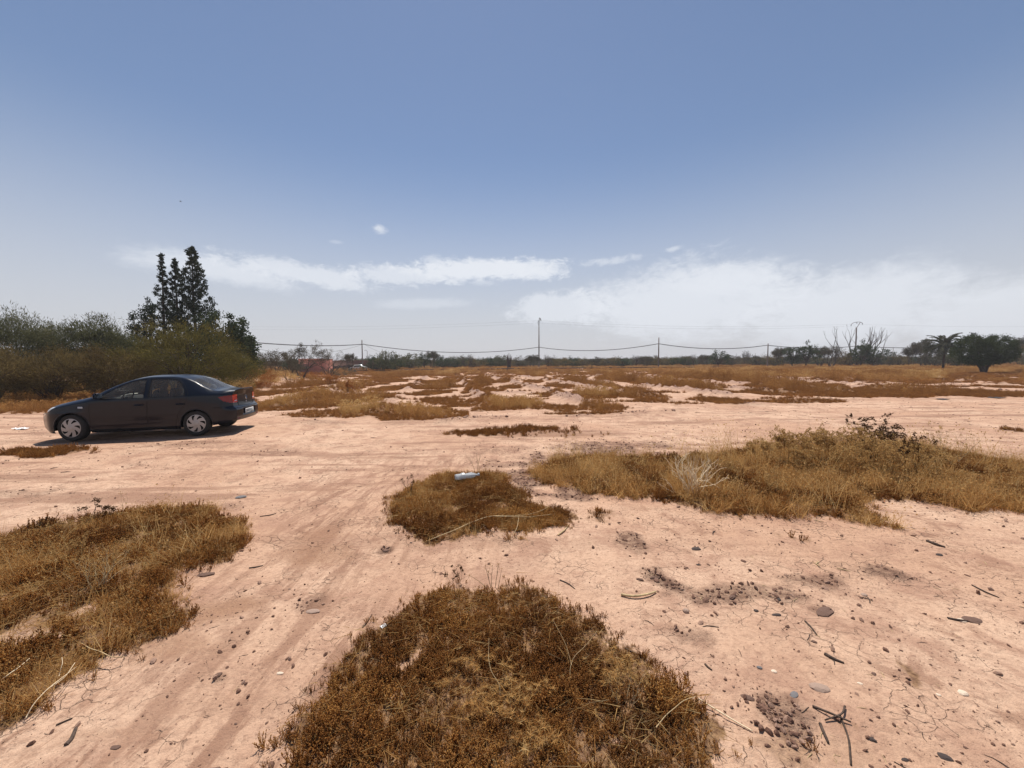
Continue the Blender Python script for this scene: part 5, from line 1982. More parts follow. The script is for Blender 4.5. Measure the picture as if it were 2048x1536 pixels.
near = np.broadcast_to((vi < nf_ // 2)[None, :], side.shape)
holes = arch | fw_ | rw_ | wind | rearw
body_mask = ~(holes | fd_ | rd_ | tl_ | hl_)
body = shell_part('body', body_mask, paint)
for m_, w_, nm in ((fd_, fw_, 'front'), (rd_, rw_, 'rear')):
    for sd in (near, ~near):
        d_ = shell_part('door', m_ & sd, paint)
        shell_part('side_window', w_ & sd, glass, -.004, d_)
        s = -1 if sd is near else 1
        hx = 2.24 if nm == 'front' else 3.14
        hy = float(side_surface([hx], [.79])[0])
        MB().rbox([hx, s * (hy + .022), .80], [.20, .028, .035], .012).obj('handle', paint, d_)
        poly = np.array(FDOOR if nm == 'front' else RDOOR)
        P = []
        for a, b in zip(poly, np.roll(poly, -1, 0)):
            for f in np.linspace(0, 1, 8, endpoint=False):
                P.append(a + (b - a) * f)
        P.append(P[0])
        P = np.array(P)
        okp = ~((np.hypot(P[:, 0] - WR[0], P[:, 1] - WR[1]) < AR))
        yy_ = side_surface(P[:, 0], P[:, 1])
        mb = MB()
        mb.tube(np.stack([P[:, 0], s * (yy_ - .001), P[:, 1]], 1)[okp], .0045, 4)
        mb.obj('door_seam', seam, d_)
        poly = np.array(FWIN if nm == 'front' else RWIN)
        P = np.concatenate([poly, poly[:1]])
        P2 = []
        for a, b in zip(P[:-1], P[1:]):
            for f in np.linspace(0, 1, 6, endpoint=False):
                P2.append(a + (b - a) * f)
        P2 = np.array(P2 + [P2[0]])
        mb = MB()
        mb.tube(np.stack([P2[:, 0], s * (side_surface(P2[:, 0], P2[:, 1]) - .002), P2[:, 1]], 1), .006, 5)
        mb.obj('window_seal', black, d_)
shell_part('windscreen', wind, glass)
shell_part('rear_window', rearw, glass)
for sd in (near, ~near):
    tlo = shell_part('tail_light', tl_ & sd, redlamp, .004)
    shell_part('head_light', hl_ & sd, clearlamp, .003)

# tail panel (end cap), nose cap and floor
cap_r = SHELL[-1]
hv = nf_ // 2 + 1
nc = 60
L_, Z_ = HS[-1][:, 0], HS[-1][:, 1]
fy = np.linspace(-1, 1, nc)
CY, CZ = L_[:, None] * fy[None, :], np.repeat(Z_[:, None], nc, 1)
CX = warp(np.full_like(CY, CL_), CY, CZ)
# recess round the number plate below the lid
rec = sstep(.42, .36, np.abs(CY)) * sstep(.44, .47, CZ) * sstep(.625, .60, CZ)
CX = CX - .03 * rec
ci = np.arange(CY.size).reshape(CY.shape)
cq = np.stack([ci[:-1, :-1], ci[:-1, 1:], ci[1:, 1:], ci[1:, :-1]], -1)
cc = [(a[:-1, :-1] + a[1:, 1:]) / 2 for a in (CX, CY, CZ)]
lamp_cap = (np.abs(cc[1]) > .485) & (cc[2] > .79) & (cc[2] < .985)
VV = np.stack([CX, CY, CZ], -1).reshape(-1, 3)


def cap_part(name, mask, mat, off=0.0, parent=car):
    q = cq[mask]
    used, inv = np.unique(q.ravel(), return_inverse=True)
    return MB().add(VV[used] + [off, 0, 0], inv.reshape(-1, 4)).obj(name, mat, parent, True)


cap_part('tail_panel', ~lamp_cap, paint)
lid_in = lamp_cap & (np.abs(cc[1]) > .50)
for s in (-1, 1):
    o = cap_part('tail_light', lamp_cap & (np.sign(cc[1]) == s), redlamp2, .004)
    mb = MB().rbox([CL_ - .065, s * .57, .835], [.02, .11, .022], .004)
    mb.obj('lamp_strip', clearlamp, o)
L_, Z_ = HS[0][:, 0], HS[0][:, 1]
CYf, CZf = L_[:, None] * fy[None, :], np.repeat(Z_[:, None], nc, 1)
CXf = warp(np.zeros_like(CYf), CYf, CZf)
MB().add(np.stack([CXf, CYf, CZf], -1).reshape(-1, 3), cq.reshape(-1, 4)[:, ::-1]).obj('nose', paint, car, True)
MB().rbox([CXf.min() - .005, 0, .57], [.03, .9, .10], .01).obj('grille', black, car)
MB().rbox([CXf.min() - .004, 0, .33], [.03, .8, .12], .01).obj('lower_grille', black, car)


def capx(y, z):
    return float(warp(np.array([CL_]), np.array([y]), np.array([z]))[0])


# boot lid seam, spoiler lip, bumper seams, badge, plate
mb = MB()
ring_ = [(-.48, 1.04), (-.485, .80), (-.46, .70), (0, .675), (.46, .70), (.485, .80), (.48, 1.04)]
P = []
for a, b in zip(ring_[:-1], ring_[1:]):
    for f in np.linspace(0, 1, 8, endpoint=False):
        y_, z_ = a[0] + (b[0] - a[0]) * f, a[1] + (b[1] - a[1]) * f
        P.append([capx(y_, z_) + .001, y_, z_])
mb.tube(P, .007, 4)
mb.obj('boot_lid_seam', seam, car)
mb = MB()
yy_ = np.linspace(-.60, .60, 25)
top_, V, Q = [], [], []
for i, y_ in enumerate(yy_):
    e = 1 - (abs(y_) / .62) ** 4
    zt_ = float(np.interp(abs(y_), HS[-1][::-1, 0], HS[-1][::-1, 1]))
    x0 = capx(y_, zt_) - .01
    sec = [(x0 - .20, zt_ - .004), (x0 - .08, zt_ + .012 * e), (x0 + .030 * e, zt_ + .030 * e), (x0 + .035 * e, zt_ + .016 * e), (x0 - .01, zt_ - .05)]
    V += [[a, y_, b] for a, b in sec]
for i in range(len(yy_) - 1):
    for k in range(4):
        Q.append((i * 5 + k, i * 5 + k + 1, i * 5 + 5 + k + 1, i * 5 + 5 + k))
mb.add(V, Q)
mb.obj('boot_spoiler', paint, car, True)
bx_ = capx(0, .87)
mb = MB()
sh = [(-.045, .925), (.045, .925), (.05, .89), (.03, .85), (0, .83), (-.03, .85), (-.05, .89), (-.045, .925)]
mb.tube([[capx(a, b) + .006, a, b] for a, b in sh], .009, 5)
mb.tube([[capx(a, .905) + .006, a, .905] for a in (-.03, .03)], .006, 4)
mb.obj('boot_badge', chrome, car)
MB().tube([[capx(0, .775) - .005, 0, .775], [capx(0, .775) + .008, 0, .775]], .014, 10).obj('boot_lock', chrome, car)
pl = MB().rbox([capx(0, .53) - .012, 0, .535], [.012, .52, .115], .004).obj('number_plate', plate_w, car)
MB().rbox([capx(0, .53) - .004, 0, .535], [.004, .46, .072], .0015).obj('plate_print', plate_g, pl)
mb = MB()
for s in (-1, 1):
    ps = [[capx(s * y_, .652) + .002, s * y_, .652] for y_ in np.linspace(.0, .66, 14)]
    mb.tube(ps, .008, 4)
mb.obj('bumper_seam', seam, car)
mb = MB()
xx_ = np.linspace(3.86, 4.22, 14)
for s in (-1, 1):
    mb.tube([[float(warp(np.array([a]), np.array([.8]), np.array([.70]))[0]), s * (float(side_surface([a], [.70])[0]) + .0005), .70 - .05 * (4.22 - a)] for a in xx_], .005, 4)
mb.obj('bumper_side_seam', seam, car)
for s in (-1, 1):
    MB().rbox([capx(s * .58, .37) + .001, s * .58, .385], [.014, .16, .04], .006).obj('reflector', redlamp, car)
# side lamp, sill trim, mirrors, fuel flap side is hidden; aerial
for s in (-1, 1):
    y_ = float(side_surface([1.03], [.775])[0])
    mb = MB()
    mb.rbox([1.03, s * (y_ + .004), .775], [.10, .014, .045], .006)
    mb.obj('side_repeater', clearlamp, car)
    y_ = float(side_surface([1.42], [1.0])[0])
    mm = MB().rbox([1.42, s * (y_ + .105), 1.035], [.11, .19, .135], .035).obj('wing_mirror', paint, car, True)
    MB().rbox([1.43, s * (y_ + .015), .985], [.07, .09, .05], .015).obj('mirror_foot', black, mm)
    MB().rbox([1.478, s * (y_ + .11), 1.035], [.006, .155, .10], .002).obj('mirror_glass', glassdark, mm)
mb = MB()
for s in (-1, 1):
    mb.tube([[x, s * (float(side_surface([x], [.24])[0]) + .0), .235] for x in np.linspace(1.23, 3.06, 20)], .022, 5)
mb.obj('sill_trim', black, car)
MB().tube([[1.98, 0, 1.46], [1.90, 0, 1.56], [1.80, 0, 1.66]], [.006, .004, .002], 4).obj('aerial', black, car)
# bent arch lips
for (wx, wz) in (WF, WR):
    for s in (-1, 1):
        an = np.linspace(R(-8), R(188), 40)
        P = np.stack([wx + AR * np.cos(an), np.zeros(40), wz + AR * np.sin(an)], 1)
        P[:, 1] = s * (side_surface(P[:, 0], np.maximum(P[:, 2], .24)) - .006)
        MB().tube(P, .014, 5).obj('arch_lip', paint, car, True)
        V, Q = [], []
        for i in range(40):
            for yq in (.0, .36):
                V.append([wx + (AR + .006) * np.cos(an[i]), s * (abs(P[i, 1]) - yq), wz + (AR + .006) * np.sin(an[i])])
        for i in range(39):
            Q.append((2 * i, 2 * i + 2, 2 * i + 3, 2 * i + 1))
        MB().add(V, Q).obj('arch_liner', seam, car)
MB().rbox([2.15, 0, .27], [3.0 - .75, 1.5, .14], .03).obj('underbody', seam, car)
MB().rbox([3.46, 0, .42], [.72, .95, .3], .03).obj('rear_floor', seam, car)
MB().rbox([.75, 0, .50], [1.1, 1.0, .42], .03).obj('engine_bay', seam, car)
MB().rbox([4.02, 0, .50], [.45, 1.2, .3], .05).obj('boot_floor', seam, car)


# wheels
def wheel(wx, wz, s, steer=0.0):
    w = empty('wheel', (wx, s * .755, wz + .012), 0)
    w.parent = car
    w.rotation_euler = (0, 0, steer)
    rt, rw, hw = .312, .205, .098
    prof_ = [(rw, hw * .9), (rw + .02, hw), (rt - .035, hw), (rt - .012, hw * .88), (rt, hw * .6), (rt, -hw * .6), (rt - .012, -hw * .88), (rt - .035, -hw), (rw, -hw)]
    n = 64
    V, Q = [], []
    for i in range(n):
        a = 2 * np.pi * i / n
        for r_, o in prof_:
            V.append([r_ * np.cos(a), s * o, r_ * np.sin(a)])
    m = len(prof_)
    for i in range(n):
        j = (i + 1) % n
        for k in range(m - 1):
            Q.append((i * m + k, j * m + k, j * m + k + 1, i * m + k + 1))
    MB().add(V, Q).obj('tyre', rubber, w, True)
    MB().tube([[0, -s * .05, 0], [0, s * .05, 0]], rw + .002, 28).obj('rim', seam, w)
    # wheel cover with seven swept openings
    nr, na = 26, 280
    rr, aa = np.linspace(0, rw + .024, nr), np.linspace(0, 2 * np.pi, na, endpoint=False)
    Rr, A = np.meshgrid(rr, aa, indexing='ij')
    dome = .094 + .014 * np.cos(np.clip(Rr / .23, 0, 1) * 1.5) - .010 * sstep(.212, .231, Rr) + .006 * sstep(.062, .05, Rr)
    V = np.stack([Rr * np.cos(A), s * dome, Rr * np.sin(A)], -1).reshape(-1, 3)
    id_ = np.arange(nr * na).reshape(nr, na)
    nx2 = np.roll(id_, -1, 1)
    q = np.stack([id_[:-1], id_[1:], nx2[1:], nx2[:-1]], -1)
    rc = (rr[:-1] + rr[1:])[:, None] / 2
    ac = aa[None, :] + np.pi / na
    f = (rc - .095) / (.180 - .095)
    ph = ((ac - s * .30 * f) * 7 / (2 * np.pi)) % 1.0 - .5
    f = (rc - .105) / (.200 - .105)
    hole = (f > 0) & (f < 1) & (np.abs(ph) < .10 + .15 * np.clip(f, 0, 1)) & ~((f > .85) & (np.abs(ph) > .2))
    MB().add(V, q[~hole]).obj('wheel_cover', silver, w, True)
    return w


for wx, wz in (WF, WR):
    for s in (-1, 1):
        wheel(wx, wz, s, R(-7) if wx < 1 and True else 0)
# cabin
for sx, sy in ((2.05, -.36), (2.05, .36)):
    st = MB().rbox([sx, sy, .58], [.5, .46, .16], .05)
    c, sn = math.cos(R(-18)), math.sin(R(-18))
    rot = [[c, 0, -sn], [0, 1, 0], [sn, 0, c]]
    st.rbox([sx + .33, sy, .86], [.15, .46, .58], .05, rot)
    so = st.obj('front_seat', seatm, car, True)
    MB().rbox([sx + .47, sy, 1.21], [.09, .25, .17], .04, rot).obj('headrest', seatm, so, True)
st = MB().rbox([2.95, 0, .58], [.5, 1.2, .16], .05).rbox([3.26, 0, .84], [.16, 1.2, .55], .05)
so = st.obj('rear_seat', seatm, car, True)
for sy in (-.36, .36):
    MB().rbox([3.34, sy, 1.14], [.09, .25, .15], .04).obj('headrest', seatm, so, True)
MB().rbox([3.56, 0, 1.0], [.46, 1.2, .04], .01).obj('parcel_shelf', seatm, car)
MB().rbox([1.38, 0, .86], [.42, 1.36, .22], .06).obj('dashboard', seatm, car, True)
MB().rbox([1.36, .25, .985], [.22, .34, .02], .006, [[1, 0, -.25], [0, 1, 0], [.25, 0, 1]]).obj('dashboard_paper', plate_w, car)
sw = MB()
an = np.linspace(0, 2 * np.pi, 29)
ctr = np.array([1.70, -.36, .965])
ux, uz = np.array([0, 1, 0]), np.array([.42, 0, .9])
ring3 = [ctr + .185 * (np.cos(a) * ux + np.sin(a) * uz) for a in an]
sw.tube(ring3, .016, 6, caps=False)
sw.tube([ctr - .17 * ux, ctr, ctr + .17 * ux], .022, 5)
sw.tube([ctr, [1.5, -.36, .88]], .03, 6)
sw.obj('steering_wheel', black, car, True)
MB().rbox([1.82, 0, 1.30], [.03, .2, .06], .015).obj('rear_view_mirror', black, car)
MB().tube([[2.37, .62, .7], [2.36, .60, 1.1], [2.34, .56, 1.36]], .012, 4).obj('seat_belt', black, car)
for s in (-1, 1):
    MB().tube([[2.385, s * .68, .5], [2.385, s * .70, .95], [2.36, s * .53, 1.38]], .03, 5).obj('pillar_trim', black, car)

# ------------------------------------------------------------------ single weeds, sticks, stones and litter


def at(px, py):
    """the spot on the ground sheet that lies under a point of the photograph"""
    x, y = gp(px, py)
    for _ in range(3):
        z = gz(x, y)
        k = (CAM_H - z) / CAM_H
        x0, y0 = gp(px, py)
        x, y = x0 * k, y0 * k
    return np.array([x, y, gz(x, y)])


def weed(seed, h, n_stem, splay, thick, head, heads_mat, stem_mat, name, loc, label, cat='weed', forks=3, group=None, wig=.10, spread=.38, head_n=7, kink=0.0):
    r = np.random.default_rng(seed)
    t = tag(empty(name, loc), label, cat, group)
    tr, tips = MB(), []
    for k in range(n_stem):
        a = r.uniform(0, 6.283)
        sp = splay * r.uniform(.3, 1.2)
        branch_tree(tr, r, [np.cos(a) * .02, np.sin(a) * .02, -.01], [np.cos(a) * sp, np.sin(a) * sp, 1], h * .42 * r.uniform(.7, 1.1), thick, forks - 1, spread, .25, .72, (1, 3), 4, wig, tips)
    zmax = max(max(v[:, 2].max() for v in tr.v), .01)
    s = h / zmax
    for i in range(len(tr.v)):
        tr.v[i] = tr.v[i] * s
    tr.obj('stems', stem_mat, t)
    if head:
        mb = MB()
        for p, d in tips:
            for q in range(head_n):
                c = p * s + r.normal(0, head * .8, 3)
                mb.leaves(np.repeat(c[None], 3, 0), np.array([d] * 3) + r.normal(0, .7, (3, 3)), head * 1.6, head * .7, r)
        o = mb.obj('seed_heads', heads_mat, t)
        o['kind'] = 'stuff'
    return t


def hgt(base, px, py_top):
    p = at(*base)
    return zat(px, py_top, p[1])[1] - p[2]


W = M['weed']
for i, (bx, by, ty, n, sp, th, hd, hm, sm, nm, lab, fk) in enumerate((
        (1388, 994, 902, 28, .75, .0062, 0, None, M['whitestem'], 'bleached_twig_bush', 'bleached white dead twig bush standing in the long weedy patch', 3),
        (1575, 930, 856, 16, .75, .004, .016, W, W, 'straw_weed', 'wide golden seeding weed at the back left of the weedy patch', 5),
        (1630, 926, 848, 16, .70, .004, .016, W, W, 'straw_weed', 'tallest golden seeding weed right of the wide one', 5),
        (1662, 922, 880, 9, .75, .004, .016, W, W, 'straw_weed', 'lower golden seeding weed between the tall golden one and the dark thistle', 4),
        (1755, 940, 828, 9, .45, .0045, .018, M['darkweed'], M['darkweed'], 'dark_thistle', 'tall dark dry thistle with blackish seed heads in the weedy patch', 4),
        (1722, 938, 850, 16, .6, .004, .016, W, W, 'straw_weed', 'golden bushy weed at the left foot of the dark thistle', 4),
        (1805, 952, 866, 8, .5, .004, .016, M['darkweed'], M['darkweed'], 'dark_thistle', 'shorter dark thistle with beaded stems right of the tall one', 4),
        (1772, 962, 880, 18, .7, .004, .015, W, W, 'straw_weed', 'golden weed tangle in front of the tall dark thistle', 4),
        (1520, 922, 878, 12, .75, .0035, .016, W, W, 'straw_weed', 'golden weed at the left end of the tall weed clump', 4),
        (1600, 945, 885, 14, .8, .0035, .016, W, W, 'straw_weed', 'golden weed in front of the two tall golden ones', 4),
        (1690, 950, 890, 12, .8, .0035, .016, W, W, 'straw_weed', 'golden weed in front of the gap between the tall golden weeds and the thistle', 4),
        (1840, 955, 882, 16, .8, .0035, .016, W, W, 'straw_weed', 'golden weed right of the shorter dark thistle', 4),
        (1868, 934, 846, 6, .55, .003, .010, W, M['palestem'], 'bare_weed', 'thin bare forked weed right of the thistles', 3),
        (1905, 936, 856, 4, .4, .003, .008, W, M['palestem'], 'bare_weed', 'thin pale weed leaning at the right of the weedy patch', 3),
        (1345, 950, 905, 9, .7, .003, .010, W, W, 'straw_weed', 'low golden weed left of the bleached twig bush', 3),
        (1452, 960, 915, 8, .7, .003, .010, W, W, 'straw_weed', 'low golden weed right of the bleached twig bush', 3),
        (1530, 985, 935, 10, .8, .003, .010, W, W, 'straw_weed', 'sprawling straw weed at the middle of the weedy patch', 3),
        (1250, 945, 905, 9, .7, .003, .010, W, W, 'straw_weed', 'straw weed near the left end of the weedy patch', 3),
        (660, 782, 752, 14, .35, .010, .03, M['rust'], M['twig'], 'reddish_weed', 'reddish twiggy weed standing up from the field grass right of the car', 4),
        (695, 784, 762, 10, .4, .010, .03, M['rust'], M['twig'], 'reddish_weed', 'shorter reddish weed beside the twiggy one in the field', 4),
        (822, 990, 950, 3, .35, .003, .010, M['darkweed'], M['twig'], 'dark_sprig', 'dark bare sprig at the left edge of the middle patch', 3),
        (955, 946, 905, 3, .30, .0022, 0, None, M['palestem'], 'thin_stalk', 'very thin dry stalks behind the crushed bottle', 2),
        (985, 1180, 1136, 5, .5, .0016, .004, W, M['palestem'], 'thin_stalk', 'fan of thin dry stalks at the top of the nearest patch', 2),
        (918, 1186, 1140, 3, .25, .0016, .008, M['darkweed'], M['twig'], 'dark_sprig', 'dark budded sprig at the top left of the nearest patch', 3),
        (184, 1044, 1000, 4, .35, .003, .012, M['darkweed'], M['twig'], 'dark_sprig', 'dark sprig at the far edge of the left patch', 3),
        (222, 1040, 1012, 3, .3, .003, .012, M['darkweed'], M['twig'], 'dark_sprig', 'short dark sprig right of the other one on the left patch', 3),
        (245, 1028, 982, 3, .35, .002, .004, W, M['palestem'], 'thin_stalk', 'pale bare stalk leaning over the far edge of the left patch', 3),
        (85, 1062, 1040, 3, .3, .003, .012, M['darkweed'], M['twig'], 'dark_sprig', 'dark seed spike near the left edge of the left patch', 2),
        (195, 1180, 1105, 12, .9, .003, .008, W, M['palestem'], 'straw_tangle', 'pale straw tangle in the middle of the left patch', 3),
        (150, 1130, 1075, 12, .9, .003, .008, W, W, 'straw_tangle', 'golden straw tangle at the back of the left patch', 3),
        (1250, 1420, 1335, 5, .5, .0018, .008, W, M['palestem'], 'straw_weed', 'pale dry thistle with spiky bracts at the right of the nearest patch', 3))):
    p = at(bx, by)
    h = max(.05, hgt((bx, by), bx, ty))
    weed(300 + i, h, n, sp, th, hd, hm, sm, nm, p, lab, 'weed', fk, wig=.22 if nm == 'bleached_twig_bush' else .12, spread=.3 if nm == 'bleached_twig_bush' else .4)


def stalk(pts, r0, r1, mat, label, lift=.02, name='dry_stalk', cat='dry stalk', branches=()):
    """a long dead stem lying over the ground; heights above the ground are part of each point"""
    def curve(pp):
        Q = []
        for q in pp:
            px, py = q[0], q[1]
            lz = (q[2] if len(q) > 2 else lift) * (.4 if mat is TW else 1.0)
            a = at(px, py)
            k = (CAM_H - a[2] - lz) / (CAM_H - a[2])
            Q.append([a[0] * k, a[1] * k, a[2] + lz])
        Q = np.array(Q)
        t = np.linspace(0, len(Q) - 1, (len(Q) - 1) * 5 + 1)
        f = [pchip(np.arange(len(Q)), Q[:, i]) for i in range(3)]
        return np.stack([g(t) for g in f], 1)
    P = curve(pts)
    c = P.mean(0)
    mb = MB().tube(P - c, np.linspace(r0, r1, len(P)), 5)
    for b in branches:
        B = curve(b)
        mb.tube(B - c, np.linspace(r0 * .7, r1, len(B)), 4)
    o = mb.obj(name, mat, None, True)
    o.location = c
    return tag(o, label, cat)


PS, WS, TW = M['palestem'], M['whitestem'], M['twig']
stalk([(852, 1083, .01), (900, 1064, .05), (950, 1042, .08), (985, 1032, .09), (1040, 1031, .09), (1075, 1024, .08), (1100, 1012, .07)], .0065, .0025, PS, 'long pale dead stem lying across the front of the middle patch',
      branches=[[(985, 1032, .09), (1040, 1034, .08), (1110, 1028, .05)], [(1038, 1030, .08), (1034, 1055, .05), (1020, 1078, .02)]])
stalk([(1116, 1070, .008), (1128, 1061, .012), (1137, 1050, .008)], .009, .007, PS, 'short pale stick on the sand at the right tip of the middle patch')
stalk([(1396, 1397, .03), (1430, 1418, .02), (1480, 1448, .008), (1505, 1462, .006)], .0042, .003, WS, 'pale straight reed leaning out of the nearest patch at right')
stalk([(1312, 1455, .05), (1338, 1425, .08), (1362, 1405, .085), (1394, 1392, .05)], .0022, .0015, PS, 'thin bent straw arching beside the pale straight reed')
stalk([(1000, 1402, .04), (1000, 1375, .09), (984, 1345, .12), (977, 1310, .11), (978, 1276, .13)], .0014, .0007, PS, 'single upright wavy straw in the middle of the nearest patch')
stalk([(1142, 1372, .03), (1140, 1345, .06), (1146, 1318, .09), (1172, 1290, .11), (1194, 1262, .13)], .0014, .0007, PS, 'forked upright straw at the right of the nearest patch',
      branches=[[(1143, 1330, .08), (1134, 1296, .11), (1118, 1262, .13), (1106, 1240, .14)]])
stalk([(1242, 1189, .012), (1268, 1192, .02), (1296, 1188, .02), (1312, 1183, .01)], .010, .007, PS, 'curved pale root lying on the crumbly earth right of centre')
stalk([(1625, 1412, .02), (1665, 1428, .05), (1702, 1444, .03)], .0065, .004, TW, 'black charred branching stick on the sand at lower right', branches=[[(1690, 1412, .03), (1682, 1428, .05), (1650, 1440, .02)], [(1680, 1430, .03), (1695, 1470, .015), (1702, 1530, .01)]])
stalk([(1640, 1447, .01), (1650, 1470, .02), (1657, 1486, .012)], .007, .005, TW, 'short thick charred stick left of the black branching one')
stalk([(1650, 1308, .012), (1665, 1316, .02), (1688, 1326, .008)], .011, .006, TW, 'dark bark strip on the sand below the flat brown stone')
stalk([(1610, 1242, .01), (1622, 1254, .014), (1634, 1270, .008)], .006, .004, TW, 'dark thin twig above the bark strip')
stalk([(1895, 1236, .01), (1918, 1240, .018), (1938, 1242, .01)], .009, .006, TW, 'reddish stick under the dry leaf at right')
stalk([(1944, 1170, .008), (1968, 1182, .018), (1998, 1195, .008)], .006, .004, TW, 'thin dark twig far right on the sand')
stalk([(1855, 1082, .01), (1872, 1088, .03), (1890, 1094, .01)], .016, .010, TW, 'dark crumbly bark piece at right below the weedy patch')
stalk([(1250, 1296, .015), (1270, 1306, .02), (1292, 1314, .012)], .006, .004, TW, 'dark twig poking out of the right flank of the nearest patch')
stalk([(1410, 1328, .008), (1416, 1334, .012), (1424, 1340, .008)], .006, .004, TW, 'small dark twig on cracked sand right of the nearest patch')
stalk([(132, 1490, .008), (141, 1480, .014), (152, 1456, .01)], .011, .007, TW, 'dark pointed wood splinter on the track at lower left')
stalk([(112, 1450, .01), (130, 1442, .012), (145, 1436, .01)], .004, .003, TW, 'thin dark twig beside the straw edge at lower left')
stalk([(52, 1435, .02), (70, 1405, .05), (105, 1370, .07), (152, 1334, .05)], .0026, .0015, WS, 'thick pale straw leaning across the front of the left patch', branches=[[(95, 1378, .06), (125, 1358, .07), (150, 1325, .08)], [(118, 1352, .05), (124, 1330, .09), (124, 1315, .1)]])
stalk([(160, 1285, .05), (190, 1300, .06), (220, 1312, .05), (250, 1314, .03)], .003, .002, PS, 'pale straw lying over the brown growth near the bare spot at left')
stalk([(0, 1362, .06), (30, 1340, .08), (60, 1316, .06)], .0035, .002, WS, 'pale straw at the very left edge of the left patch')
stalk([(520, 1033, .006), (540, 1030, .012), (552, 1027, .006)], .008, .006, TW, 'dark twig on the track left of the middle patch')
stalk([(498, 1136, .006), (512, 1134, .012), (526, 1131, .006)], .007, .005, TW, 'dark twig at the tip of the left patch')
stalk([(725, 1255, .006), (735, 1243, .012), (744, 1228, .006)], .0035, .0025, TW, 'reddish brown twig left of the blue-white scrap')
stalk([(1120, 1160, .008), (1138, 1168, .014), (1150, 1178, .006)], .006, .003, TW, 'dark twig with a bud on pale sand above the nearest patch')

